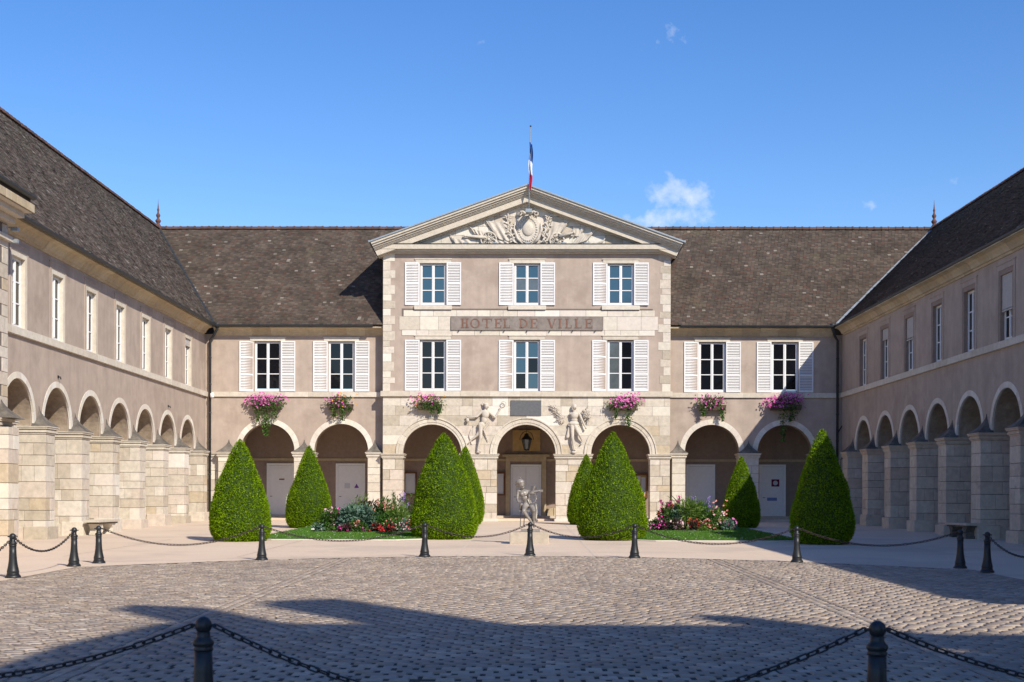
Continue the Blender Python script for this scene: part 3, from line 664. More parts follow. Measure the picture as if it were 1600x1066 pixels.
# ================================================================ carved work
def blobs(name, parts, voxel, mat, parent=None, loc=(0, 0, 0), smooth=2):
    """one continuous carved or cast surface grown from tapered limbs ('c') and rounded masses ('e')"""
    m = MB()
    for p in parts:
        if p[0] == 'c':
            a, b, r0, r1 = Vector(p[1]), Vector(p[2]), p[3], p[4]; d = (b-a); n = d.normalized()
            pts = [a-n*r0*.95, a-n*r0*.6] + [a+d*t for t in (0, .33, .66, 1)] + [b+n*r1*.6, b+n*r1*.95]
            rr = [r0*.25, r0*.8] + [r0+(r1-r0)*t for t in (0, .33, .66, 1)] + [r1*.8, r1*.25]
            m.tube(pts, rr, 10)
        else: m.ball(p[1], 1.0, 14, 10, p[2])
    o = m.build(name, mat, parent, loc)
    rm = o.modifiers.new('one_surface', 'REMESH'); rm.mode = 'VOXEL'; rm.voxel_size = voxel; rm.use_smooth_shade = True
    sm = o.modifiers.new('soften', 'SMOOTH'); sm.factor = .5; sm.iterations = smooth
    return o
RY = PY - .05
def rl(ox):                                   # drawing units of the carved figures to metres on the wall
    return lambda x, y, d=0.0: ((ox+x/8-822)/32, RY-d*1.6, .97+(163-y/8)/32)
p = rl(590)                                   # youth with a winged cap, purse in one hand, ring in the other
F = [('e', p(1362, 132, .06), (.115, .11, .145)), ('e', p(1356, 108, .06), (.125, .11, .07)), ('c', p(1330, 105, .06), p(1312, 80, .05), .04, .015), ('c', p(1388, 140, .12), p(1392, 148, .12), .03, .025),
     ('c', p(1352, 160, .04), p(1345, 190, .04), .06, .07), ('c', p(1310, 200, .05), p(1395, 205, .05), .075, .075), ('e', p(1350, 235, .06), (.185, .11, .21)), ('e', p(1335, 300, .05), (.15, .10, .19)), ('e', p(1300, 360, .06), (.17, .12, .13)),
     ('c', p(1305, 200, .05), p(1245, 262, .07), .07, .055), ('c', p(1245, 262, .07), p(1150, 262, .07), .055, .04), ('e', p(1128, 262, .07), (.06, .05, .045)), ('e', p(1130, 306, .07), (.085, .07, .10)),
     ('c', p(1400, 210, .05), p(1470, 272, .07), .07, .055), ('c', p(1470, 272, .07), p(1535, 165, .07), .055, .04), ('e', p(1545, 142, .07), (.05, .05, .06)),
     ('c', p(1290, 370, .07), p(1292, 525, .11), .115, .08), ('c', p(1292, 525, .11), p(1258, 665, .07), .075, .045), ('c', p(1258, 680, .06), p(1290, 690, .10), .055, .04), ('e', p(1268, 702, .06), (.12, .09, .05)),
     ('c', p(1320, 370, .06), p(1250, 490, .06), .11, .075), ('c', p(1250, 490, .06), p(1165, 560, .03), .07, .04), ('c', p(1165, 560, .03), p(1140, 590, .03), .04, .03),
     ('c', p(1400, 330, .03), p(1330, 430, .03), .05, .04), ('c', p(1330, 430, .03), p(1355, 490, .03), .045, .03), ('c', p(1355, 500, .02), p(1385, 565, .02), .03, .02),
     ('c', p(1175, 420, .0), p(1150, 500, .0), .03, .04), ('c', p(1150, 500, 0), p(1180, 600, 0), .04, .03), ('c', p(1200, 380, 0), p(1215, 350, 0), .03, .02)]
blobs('relief_figure', F, .015, MAT['relief'], hall)
rg = MB(); c = p(1577, 98, .05)
rg.tube([(c[0]+.11*math.cos(t*math.pi/8), c[1], c[2]+.10*math.sin(t*math.pi/8)) for t in range(17)], .018, 6); rg.build('relief_ring', MAT['relief'], hall)
p = rl(860)                                   # woman in a short tunic with a sheaf
F = [('e', p(292, 140, .07), (.105, .11, .145)), ('e', p(280, 150, .05), (.12, .09, .18)), ('c', p(305, 150, .14), p(308, 158, .13), .028, .022), ('c', p(290, 165, .05), p(290, 200, .05), .06, .07), ('c', p(245, 225, .05), p(345, 222, .05), .075, .07),
     ('e', p(290, 245, .07), (.19, .13, .19)), ('e', p(290, 300, .06), (.16, .11, .12)), ('e', p(282, 345, .06), (.26, .13, .13)), ('c', p(225, 365, .05), p(340, 372, .05), .06, .05),
     ('c', p(350, 225, .05), p(395, 325, .07), .065, .05), ('c', p(395, 325, .07), p(425, 385, .08), .05, .04), ('e', p(432, 398, .08), (.055, .05, .06)),
     
     ('c', p(262, 380, .07), p(268, 530, .10), .11, .075), ('c', p(268, 530, .10), p(285, 650, .06), .072, .045), ('c', p(280, 668, .05), p(300, 672, .10), .05, .04), ('e', p(285, 700, .05), (.13, .10, .075)),
     ('c', p(305, 380, .07), p(358, 495, .11), .105, .072), ('c', p(358, 495, .11), p(392, 565, .04), .068, .042), ('c', p(392, 575, .04), p(370, 600, .05), .04, .03),
     ('c', p(225, 400, .02), p(205, 510, .02), .06, .08), ('c', p(240, 400, .02), p(225, 500, .02), .05, .06), ('c', p(330, 440, .03), p(375, 465, .03), .05, .03)]
blobs('relief_figure', F, .015, MAT['relief'], hall)
def seeds(name, pts, n, r, parent, mat, flat=.6):
    m = MB(); rd = random.Random(len(pts)*7+n)
    for _ in range(n):
        k = rd.randrange(len(pts)-1); t = rd.random(); a, b = Vector(pts[k]), Vector(pts[k+1]); q = a.lerp(b, t)
        u = Vector((rd.gauss(0, r), -abs(rd.gauss(0, r*.4)), rd.gauss(0, r)))
        d = Vector((rd.uniform(-1, 1), rd.uniform(-.4, 0), rd.uniform(-1, 1))).normalized()*rd.uniform(.05, .09)
        m.tube([q+u-d, q+u, q+u+d], [.006, .026, .006], 5)
    return m.build(name, mat, parent)
seeds('relief_sheaf', [p(430, 190, .06), p(460, 280, .06)], 110, .085, hall, MAT['relief'])
seeds('relief_garland', [p(15, 130, .03), p(70, 200, .03), p(140, 320, .03)], 100, .07, hall, MAT['relief'])
# trophy of arms in the pediment
q = lambda x, y, d=0.0: ((660+x/4.706-822)/32.2, PY-.03-d, .97+(463-y/4.706)/32.2)
ca = MB(); cx, cy, cz = q(770, 190)
for k, (rx, rz, d) in enumerate(((.60, .74, .06), (.53, .66, .11), (.36, .46, .09))):
    n = 32
    if k < 2: ca.prism([(cx+rx*math.cos(2*math.pi*j/n)*(1+.05*math.cos(6*math.pi*j/n)), cz+rz*math.sin(2*math.pi*j/n)) for j in range(n)], cy-d, cy+.02)
for k in range(28):
    a = 2*math.pi*k/28; ca.ball((cx+.43*math.cos(a), cy-.12, cz+.55*math.sin(a)), .05, 7, 5, (1, .7, 1))
ca.ball((cx, cy-.10, cz+.02), 1, 20, 12, (.29, .12, .36))
for s in (-1, 1):
    sc_ = [(cx+s*(.12+.26*t), cy-.12, cz+.72+.14*math.sin(t*2.6)) for t in (0, .25, .5, .75, 1)]; ca.tube(sc_, .06, 8)
    ca.tube([(cx+s*.40+.09*math.cos(t*math.pi/5)*s, cy-.12, cz+.76+.09*math.sin(t*math.pi/5)) for t in range(11)], .04, 7)
    ca.tube([(cx+s*.62, cy-.08, cz+.35), (cx+s*.66, cy-.1, cz), (cx+s*.5, cy-.1, cz-.45), (cx+s*.22, cy-.1, cz-.74)], [.03, .07, .08, .04], 8)
ca.build('cartouche', MAT['relief'], hall)
for wx, wy, r in ((482, 265, .37), (982, 270, .34)):
    m = MB(); c = q(wx, wy)
    m.tube([(c[0]+r*math.cos(t*math.pi/14), c[1]-.09, c[2]+r*math.sin(t*math.pi/14)) for t in range(29)], .042, 7)
    for k in range(12): a = math.pi*k/6; m.tube([(c[0]+.06*math.cos(a), c[1]-.09, c[2]+.06*math.sin(a)), (c[0]+r*math.cos(a), c[1]-.09, c[2]+r*math.sin(a))], .017, 5)
    m.ball((c[0], c[1]-.12, c[2]), .075, 10, 8, (1, .9, 1)); m.build('carved_wheel', MAT['relief'], hall)
for a, b in (((300, 238), (455, 250)), ((1110, 212), (1000, 245))):
    pa, pb = Vector(q(*a, .13)), Vector(q(*b, .10)); d = pb-pa
    MB().tube([pa, pa+d*.04, pa+d*.07, pa+d*.12, pb], [.06, .085, .05, .055, .095], 10).build('carved_cannon', MAT['relief'], hall)
def drape(tip, far, end, edge, seed):
    rd = random.Random(seed); n, k = 14, 8; A, B, C_, D = [Vector(q(*t, .03)) for t in (tip, far, end, edge)]
    ph = rd.uniform(0, 6); vs = []; fs = []
    for i in range(n+1):
        for j in range(k+1):
            u, v = i/n, j/k; P = (A.lerp(B, u)).lerp(D.lerp(C_, u), v)
            P += Vector((0, -.06-.055*math.sin(u*17+ph+v*2.2)*(.35+.65*v) - .02*math.sin(u*9+v*5), -.05*math.sin(u*math.pi)*(1-v))); vs.append(P)
    for i in range(n):
        for j in range(k): a = i*(k+1)+j; fs.append((a, a+1, a+k+2, a+k+1))
    m = MB().add(vs, fs, True).add([(x, y+.07, z) for x, y, z in [tuple(v) for v in vs]], fs, True)
    pole = Vector(q(*tip, .07)); m.tube([pole+(pole-Vector(q(*edge, .07))).normalized()*.18, pole, Vector(q(*edge, .07))], [.012, .035, .03], 6)
    m.build('carved_flag', MAT['relief'], hall)
for k, t in enumerate((((462, 125), (600, 128), (700, 292), (560, 262)), ((345, 172), (430, 200), (450, 240), (385, 228)), ((215, 252), (330, 262), (400, 312), (250, 315)), ((520, 262), (620, 270), (690, 305), (560, 312)),
                       ((1065, 135), (945, 130), (900, 280), (1000, 232)), ((1185, 172), (1105, 180), (1080, 240), (1150, 240)), ((1258, 198), (1150, 220), (1080, 312), (1200, 270)), ((1322, 272), (1220, 280), (1150, 314), (1290, 314)))): drape(*t, k)
for s, cx_ in ((-1, 640), (1, 905)):
    m = MB(); rd = random.Random(3); base = Vector(q(cx_+s*-25, 285, .06)); tip = Vector(q(cx_+s*15, 95, .06))
    m.tube([base, base.lerp(tip, .5)+Vector((s*.06, 0, 0)), tip], [.03, .022, .01], 6)
    for k in range(40):
        t = .05+.95*k/40; c = base.lerp(tip, t)+Vector((s*.06*math.sin(t*3), -.03, 0)); a = rd.uniform(-1.2, 1.2)+(0 if k % 3 else rd.choice((-1.6, 1.6)))
        d = Vector((math.sin(a), -rd.uniform(.1, .35), math.cos(a)*.9+.2)).normalized(); L_ = rd.uniform(.17, .25)
        m.tube([c, c+d*L_*.4, c+d*L_*.8, c+d*L_], [.012, .045, .034, .004], 5)
    m.build('carved_laurel', MAT['relief'], hall)
for x in (315, 530, 770, 1035, 1200): c = q(x, 312, .10); MB().box(c[0]-.11, c[0]+.11, c[1]-.1, c[1]+.05, 13.37, 13.45).build('floodlight', MAT['zinc'], hall)
for s in (-1, 1):                              # finials and the lead in the valleys
    x = -19.4 if s < 0 else 21.3
    f = MB().lathe([(.34, -.3), (.30, .0), (.20, .12), (.10, .28), (.16, .36), (.20, .44), (.12, .54), (.07, .62), (.13, .72), (.15, .80), (.07, .92), (.05, 1.05), (.085, 1.12), (.05, 1.22), (.02, 1.5), (.006, 1.78)], 12, (x, 5, 15.3))
    f.v = [(x+(a-x)*.78, 5+(b-5)*.78, 15.2+(c-15.2)*.84) for a, b, c in f.v]; f.build('finial', MAT['terracotta'], roof)
    e = Vector((-15.2 if s < 0 else 15.0, -.55, EAVE)); t = Vector((x, 5, 15.24)); m = MB(); d = (t-e)
    for k in range(14):
        a = e+d*(k/14+.004); b = e+d*((k+1)/14-.002); wv = Vector((.11 if k % 3 else .09, 0, 0)); up_ = Vector((0, -.03, .10))
        m.hull([a-wv+up_*.2, a+wv+up_*.2, b+wv+up_*.2, b-wv+up_*.2], [a-wv*.8+up_, a+wv*.8+up_, b+wv*.8+up_, b-wv*.8+up_])
    m.build('valley_flashing', MAT['zinc'] if s > 0 else MAT['gutter'], roof)
downpipe(hall, -15.45, -.16, 9.42, 0, (.42, -.34)); downpipe(hall, 15.12, -.16, 9.42, 0, (-.32, -.34))
MB().tube([(15.12, -.16, 4.3), (15.55, -.16, 5.0), (15.62, -.16, 5.25)], .03, 6).build('conduit', MAT['gutter'], hall)

# ================================================================ the two wings (front faces local -y)
def wing(root, sg, first, step, nb, length, eave_y, ridge_y, stone, valley, blinds, seed, cap_z=0.0):
    rd = random.Random(seed); cs = [sg*(first+step*k) for k in range(nb)]; end = sg*length; last = sg*(first+step*(nb-.5))
    lo, hi = min(0, last), max(0, last)
    w = MB(); arcade(w, lo, hi, cs, 1.345, 3.4, 6.05, 0, .12, 3.1); arcade(MB(), lo+.02, hi-.02, cs, 1.35, 3.4, 6.04, .122, .94, 3.1).build('arch_vault', MAT['vault'], root)
    holed(w, lo, hi, 6.05, 9.1, [(c, 1.34, 6.27, 8.62) for c in cs], 0, .4)
    if abs(end) > abs(last)+.1: w.box(last, end, 0, .78, -1.2, 9.1)
    w = w.build('wall', MAT['render'], root)
    for k, c in enumerate(cs):
        voussoirs(w, c, 3.4, [(1.32, 1.52, -.012)], .06, 11, 'white_stone')
        m = MB()
        for s in (-1, 1): m.box(c+s*.672, c+s*.535, -.006, .34, 6.27, 8.62)
        m.box(c-.534, c+.534, -.005, .34, 8.46, 8.62); m.build('window_reveal', MAT['pale' if sg < 0 else 'shaded_render'], root); m = MB()  # the shaded wing's reveals get the render darkened for shade
        for s in (-1, 1): m.box(c+s*.676, c+s*.80, -.022, .05, 6.27, 8.80)
        m.box(c-.675, c+.675, -.021, .05, 8.622, 8.80).box(c-.86, c+.86, -.04, .05, 8.802, 8.85); m.build('window_surround', MAT['render'], root)
        window(root, c, 6.28, 8.45, 1.06, .13, ('glass',)*6)
        if k in blinds:
            h = blinds[k]; bl = MB(); n = int(h/.045)
            for j in range(n): z = 8.45-.045*j; bl.box(c-.52, c+.52, .05+(.004 if j % 2 else 0), .08, z-.042, z)
            bl.box(c-.52, c+.52, .04, .085, 8.45-h-.05, 8.45-h); bl.build('roller_blind', MAT['blind'], root)
    course_blocks(root, 'string_course', 'pale', lo if sg < 0 else .12, hi if sg > 0 else -.12, -.10, .1, 6.03, 6.27, .9, 1.4, rd)
    cornice(root, lo if sg < 0 else .5, hi if sg > 0 else -.5, 0)
    gutter(root, min(sg*.5, end), max(sg*.5, end), eave_y-.06, EAVE-.02)
    xs = [sg*(first-step/2)] + [sg*(first+step*(k+.5)) for k in range(nb)]
    for k, x in enumerate(xs):
        g = zg(-abs(x)); bw = .46
        if k == 0: x = sg*(first-1.32-.46)
        pier(root, x, .455, -.38, 1.06, g-.1, 3.07, stone, rd)
        impost(root, x, .455, -.38, 1.08, 3.066, 'pale' if sg < 0 else 'grey_stone'); weathering(root, x, bw, -.38, 3.316, .66)
        block(root, stone, x-.53, x+.53, -.47, .3, g-.3, g+rd.uniform(.34, .5), 'plinth')
        block(root, stone, x-.50, x+.50, .3, 1.1, g-.3, g+.4, 'plinth')
    c0 = sg*(first-1.32-.92)
    if abs(c0) > .15: pier(root, c0/2, abs(c0)/2-.01, -.01, 1.06, -.2, 3.06, stone, rd)
    MB().box(lo-1, hi+1, 3.9, 4.1, -1, 5.4).build('arcade_wall', MAT['shaded_render'], root)
    MB().box(lo-.5, hi+.5, .5, 4.1, 5.23, 5.36).build('arcade_ceiling', MAT['shaded_render'], root)
    L_ = math.hypot(ridge_y-eave_y, 5.74)
    v0, v1 = valley; far = end
    rf = MB().add([(v0, eave_y, EAVE), (far, eave_y, EAVE), (far, ridge_y, 15.24), (v1, ridge_y, 15.24), (v1, 2*ridge_y-eave_y, EAVE), (far, 2*ridge_y-eave_y, EAVE)], [(0, 1, 2, 3), (3, 2, 5, 4)]).build('roof', MAT['under'], root)
    uL, uR = ((far, far), (v0, v1)) if sg < 0 else ((v0, v1), (far, far))
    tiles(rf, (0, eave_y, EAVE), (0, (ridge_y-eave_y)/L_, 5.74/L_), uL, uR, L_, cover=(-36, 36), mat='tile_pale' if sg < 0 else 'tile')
    ridge(rf, max(far, -36) if sg < 0 else v1, v1 if sg < 0 else min(far, 36), ridge_y, 15.27)
    return cs
lw = tag(empty('wing_building', (-15.7, 0, 0), R(90)), 'sunlit pink rendered wing with deep stone arcade piers and narrow unshuttered windows', 'building')
for x in (-7.06, -21.25): MB().tube([(x, .02, 5.08), (x, -.09, 5.08), (x, -.10, 5.0)], .022, 6).box(x-.04, x+.04, -.03, .0, 5.04, 5.13).build('wall_hook', MAT['iron'], lw)
wing(lw, -1, 3.5, 3.554, 7, 57, -.5, 3.7, 'stone', (-.55, 5), {0: .28}, 21)
rw = tag(empty('wing_building', (15.34, 0, 0), R(-90+.85)), 'shaded wing with grey stone arcade piers and some half lowered roller blinds', 'building')
wing(rw, 1, 4.1, 3.6, 8, 57, -.36, 5.96, 'grey_stone', (.55, -5), {1: .42, 2: .85, 5: 1.15}, 22)
# end blocks of the wings, standing forward of them (the one by the shaded wing is just out of the picture)
def end_block(eb, rd, k0):
    X = lambda v: v*k0                       # k0 = 1: the block runs to local -x; -1: to local +x
    MB().box(X(-29), X(-.02), -.46, 3.5, -1.2, 9.3).build('wall', MAT['render'], eb)
    m = MB(); m.box(X(-29.5), 0, -1.2, 1, 9.36, 9.62).box(X(-29.4), X(-.08), -1.0, 1, 9.2, 9.358).box(X(-29.3), X(-.15), -.75, 1, 9.02, 9.198); m.build('cornice', MAT['pale'], eb)
    xs = splits(-9.0, .06, .22, .5, rd)
    cb = MB().box(X(-9), 0, -1.22, .9, 9.37, 9.61).build('cornice_facing', MAT['mortar'], eb)
    for a, b in zip(xs[:-1], xs[1:]): block(cb, 'ochre', X(a), X(b), -1.25, -.9, 9.37, 9.62)
    gutter(eb, min(X(-29), X(.12)), max(X(-29), X(.12)), -1.2, 9.86); MB().box(X(-29), X(.06), -1.12, 2.5, 9.63, 9.8).build('roof_edge', MAT['under'], eb)
    MB().box(X(-22), X(.06), -.62, -.3, 8.52, 8.66).build('string_course', MAT['pale'], eb)
    qq = MB().box(X(-.7), X(-.01), -.475, .2, -1, 9.0).build('quoin', MAT['mortar'], eb); zs_ = courses(-.9, 9.0, .32, .5, rd)
    for k, (a, b) in enumerate(zip(zs_[:-1], zs_[1:])): block(qq, 'stone', X(-.75 if k % 2 else -.45), X(.012), -.49, .3, a, b)
    impost(eb, X(-.5), .47, -.60, .5, 3.06); weathering(eb, X(-.5), .42, -.9, 3.316, .66, -.46)
    pier(eb, X(-.5), .42, -.86, -.45, -.7, 3.06, 'stone', rd)
    for z in (8.95, 8.6):
        MB().box(X(.02), X(.16), -.75, -.55, z-.09, z+.02).tube([(X(.0), -.5, z), (X(.08), -.6, z+.02)], .02, 6).build('floodlight', MAT['zinc'], eb)
end_block(tag(empty('end_block', (-15.7, -27, 0), R(90)), 'projecting stone cornered end block joining the sunlit wing, with a heavy cornice', 'building'), random.Random(9), 1)
end_block(tag(empty('end_block', (15.75, -27.5, 0), R(-90+.85)), 'projecting stone cornered end block joining the shaded wing, out of the sun', 'building'), random.Random(10), -1)
# two unseen invented houses, roof line shaped to throw the shadow over the cobbles
def shadow_house(x0, x1, xr, eave, rz, label, nw):
    st = tag(empty('shadow_house', (x0, -69.5, -.95)), label, 'building'); w = x1-x0
    MB().box(0, w, -7, 0, 0, eave+.95).build('wall', MAT['street'], st)
    e = eave+.9; r = rz+.95; h = xr-x0
    MB().add([(-.3, .3, e), (w, .3, e), (w, -2.5, r), (h, -2.5, r), (-.3, -7.2, e), (w, -7.2, e)], [(0, 1, 2, 3), (3, 2, 5, 4), (0, 3, 4)] if h > .1 else [(0, 1, 2, 3), (3, 2, 5, 4)]).build('roof', MAT['under'], st)
    for k in range(nw):
        for z in (3, 7, 11): window(st, 1.6+k*2.6, z, z+2.2, 1.2, -.03)
    return st
st = shadow_house(7.3, 19.6, 11.2, 15.2, 20.0, 'unseen tall hipped house with big chimneys, added to throw the shadow on the cobbles', 4)
def shadow_chimney(st, x0, x1, z0, z1, z2):  # invented stacks, shaped to cast the bumps in the shadow's edge
    ox = st.location.x; MB().prism([(x0-ox, z0+.95), (x1-ox, z0+.95), (x1-ox, z2+.95), (x0-ox, z1+.95)], -2.9, -2.1).build('shadow_chimney', MAT['street'], st)
shadow_chimney(st, 11.65, 12.6, 18, 22.1, 21.7); shadow_chimney(st, 14.15, 15.5, 18, 22.8, 23.2); shadow_chimney(st, 19.1, 19.56, 18, 21, 20.8)
shadow_house(19.62, 44, 19.62, 15.0, 19.1, 'unseen long lower house beside the hipped one, added for its shadow on the cobbles', 9)
# ================================================================ flagpole
fp = tag(empty('flagpole', (.09, PY-.86, 14.85)), 'slender pole with a limp blue, white and red flag over the pediment', 'flag')
lean = .018
MB().tube([(0, 0, 0), (lean*1.1, 0, 1.1), (lean*4.1, 0, 4.0)], [.032, .028, .018], 8).build('pole', MAT['zinc'], fp)
MB().ball((lean*4.1, 0, 4.03), .045, 10, 8).build('finial', MAT['gutter'], fp)
MB().box(-.15, .15, -.05, .55, -.08, .08).build('bracket', MAT['zinc'], fp)
fl = empty('flag', (0, 0, 0), 0, fp)
def flag_band(name, mat, z0, z1):
    n, k = 10, 12; vs = []; fs = []
    for i in range(n+1):
        t = i/n; z = z0+(z1-z0)*t; w = .09+.05*math.sin((z-1.1)*1.35)
        for j in range(k+1):
            s = j/k; x = lean*z+.02+(-.35+s)*w*1.25+.02*math.sin(z*5); y_ = .07*math.sin(s*9+z*2.5)+.03*math.sin(z*7+s*4)-.03
            vs.append((x, y_, z - .14*s))
    for i in range(n):
        for j in range(k): a = i*(k+1)+j; fs.append((a, a+1, a+k+2, a+k+1))
    MB().add(vs, fs, True).build(name, mat, fl)
flag_band('blue_band', MAT['blue_cloth'], 3.28, 2.42); flag_band('white_band', MAT['white_cloth'], 2.42, 1.80); flag_band('red_band', MAT['red_cloth'], 1.80, 1.08)
# lantern under the middle arch
la = tag(empty('lantern', (.02, 1.6, 3.5)), 'old iron lantern hanging under the middle arch before the yellow stone panel', 'lantern')
m = MB()
for k in range(6):
    a = math.pi*k/3; m.tube([(.13*math.cos(a), .13*math.sin(a), .05), (.24*math.cos(a), .24*math.sin(a), .55)], .014, 5)
m.lathe([(.10, 0), (.15, .02), (.14, .06)], 6).lathe([(.28, .53), (.26, .58), (.12, .74), (.10, .80), (.05, .86)], 6); m.build('frame', MAT['iron'], la)
MB().lathe([(.125, .06), (.235, .54)], 6, smooth=False).build('glazing', MAT['curtain'], la)
MB().tube([(.34*math.cos(t), 0, .52+.44*math.sin(t)) for t in [math.pi*k/12 for k in range(13)]], .014, 5).tube([(0, 0, .96), (0, 0, 1.7)], .012, 5).build('hanger', MAT['iron'], la)
# security camera at the corner of the court
sc = tag(empty('security_camera', (-15.3, -.35, 5.95)), 'small white security camera at the corner by the downpipe', 'camera')
MB().lathe([(.06, 0), (.10, .05), (.10, .2), (.05, .25)], 12).build('housing', MAT['white'], sc); MB().tube([(0, 0, .22), (0, .3, .28)], .025, 6).build('arm', MAT['white'], sc)

# ================================================================ leaves
def leaf_quads(P, D, L_, W, up=None):
    """N leaves: base points P, unit directions D, lengths, widths -> verts, quads (bent diamond of two halves)"""
    n = len(P); up = RNG.normal(0, 1, (n, 3)) if up is None else up
    S = np.cross(D, up); S /= np.linalg.norm(S, axis=1)[:, None]+1e-9
    a = P; b = P + D*(L_*.5)[:, None] + S*(W*.5)[:, None]; c = P + D*L_[:, None]; d = P + D*(L_*.5)[:, None] - S*(W*.5)[:, None]
    return np.stack([a, b, c, d], 1)
def cloud_mesh(name, q, mat):
    n = len(q); return np_mesh(name, q.reshape(-1, 3), np.arange(4*n).reshape(-1, 4), mat, RNG.random(n)*.999)
def unit(v): return v/(np.linalg.norm(v, axis=1)[:, None]+1e-9)
PROF = np.array([(0, .80), (.05, .93), (.12, 1.0), (.22, .985), (.35, .915), (.5, .775), (.65, .60), (.8, .40), (.9, .245), (.965, .11), (.99, .045), (1, .012)])
def topiary_meshes(seed, H, Rr, slim=0.0):
    rg = np.random.default_rng(seed); nb = 40
    bumps = [(rg.random()*6.283, rg.random(), rg.normal(0, .045), rg.uniform(.08, .4)) for _ in range(nb)]
    def rad(t, a):
        r = np.interp(t, PROF[:, 0], PROF[:, 1])**(1+slim)
        for (a0, t0, s, w) in bumps:
            da = np.abs((a-a0+np.pi) % (2*np.pi)-np.pi); r = r*(1+s*np.exp(-(da**2+((t-t0)*4)**2)/w))
        return r*Rr
    n = 34000; t = rg.random(n)**1.25; t[:400] = .93+.07*rg.random(400); a = rg.random(n)*2*np.pi
    keep = rg.random(n) < np.clip(np.interp(t, PROF[:, 0], PROF[:, 1])+.08, 0, 1); t = t[keep]; a = a[keep]; n = len(t)
    for _ in range(34):                         # small hollows where the inside shows
        a0, t0, w = rg.random()*6.283, rg.random()*.8, rg.uniform(.02, .055); da = np.abs((a-a0+np.pi) % (2*np.pi)-np.pi)*np.interp(t, PROF[:, 0], PROF[:, 1])*Rr
        k_ = ((da/(w*1.6))**2+((t-t0)*H/w)**2 > 1) | (rg.random(len(t)) < .12); t = t[k_]; a = a[k_]
    n = len(t)
    dep = np.abs(rg.normal(0, .030, n)); so = rg.random(n) < .02; dep[so] -= rg.uniform(.02, .06, so.sum()); r = rad(t, a)-dep+.012; P = np.stack([r*np.cos(a), r*np.sin(a), t*H], 1)
    dr = (rad(np.clip(t+.02, 0, 1), a)-rad(np.clip(t-.02, 0, 1), a))/(.04*H)
    N_ = unit(np.stack([np.cos(a), np.sin(a), -dr], 1)); D = unit(N_*.55 + rg.normal(0, .55, (n, 3)) + np.array([0, 0, .28]))
    q = leaf_quads(P, D, rg.uniform(.035, .085, n), rg.uniform(.016, .032, n))
    tone = rg.random(n)*.999
    me = np_mesh('foliage', q.reshape(-1, 3), np.arange(4*n).reshape(-1, 4), MAT['yew'], tone)
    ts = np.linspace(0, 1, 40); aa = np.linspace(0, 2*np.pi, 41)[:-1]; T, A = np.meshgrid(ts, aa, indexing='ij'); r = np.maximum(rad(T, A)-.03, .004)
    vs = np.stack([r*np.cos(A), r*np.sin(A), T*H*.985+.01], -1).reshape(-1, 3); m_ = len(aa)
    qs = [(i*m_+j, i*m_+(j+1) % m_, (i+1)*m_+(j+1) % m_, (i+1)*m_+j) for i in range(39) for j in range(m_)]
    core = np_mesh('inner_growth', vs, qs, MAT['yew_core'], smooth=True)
    return me, core
TOP = [topiary_meshes(1, 1, 1), topiary_meshes(2, 1, 1, .12)]
def yew(x, y, H, Rr, v, rot, label):
    o = tag(empty('topiary_yew', (x, y, zg(y))), label, 'topiary', 'clipped cone yews')
    MB().tube([(0, 0, -.1), (.02, 0, H*.3), (0, .02, H*.6)], [.09, .07, .03], 8).build('trunk', MAT['bark'], o)
    me, core = TOPS[v]
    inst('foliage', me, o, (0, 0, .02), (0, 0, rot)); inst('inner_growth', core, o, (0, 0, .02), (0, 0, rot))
TOPS = {}
for v, (H, Rr, sl) in {'a': (3.15, .93, 0), 'b': (3.45, 1.12, 0), 'c': (3.48, 1.13, .05), 'd': (3.48, .93, .06), 'e': (3.3, .92, .08), 'f': (2.95, .78, .1), 'g': (3.45, .84, .06), 'h': (3.1, .82, .08)}.items(): TOPS[v] = topiary_meshes(ord(v), H, Rr, sl)
yew(-9.0, -24.0, 3.15, .93, 'a', .3, 'sunlit clipped cone yew at the lawn corner before the sunlit wing')
yew(9.1, -24.8, 3.48, .93, 'd', 1.1, 'clipped cone yew with its tip sunlit and its base in shade')
yew(-2.72, -21.8, 3.45, 1.12, 'b', 2.0, 'broad clipped cone yew between the musician statue and the silver leaved flower bed')
yew(2.83, -22.2, 3.48, 1.13, 'c', 2.9, 'broad clipped cone yew between the musician statue and the sword leaved flower bed')
yew(-8.85, -11.2, 3.3, .92, 'e', 4.0, 'slimmer clipped cone yew standing between two white doors, in full sun')
yew(9.05, -9.2, 3.05, .78, 'f', 5.0, 'small dark clipped cone yew in the shade of the wing')
yew(-2.72, -5.8, 3.45, .84, 'g', .9, 'clipped cone yew half hidden behind the broad one, nearer the relief of the youth')
yew(2.68, -5.8, 3.1, .82, 'h', 3.3, 'clipped cone yew half hidden behind the broad one, nearer the relief of the woman')

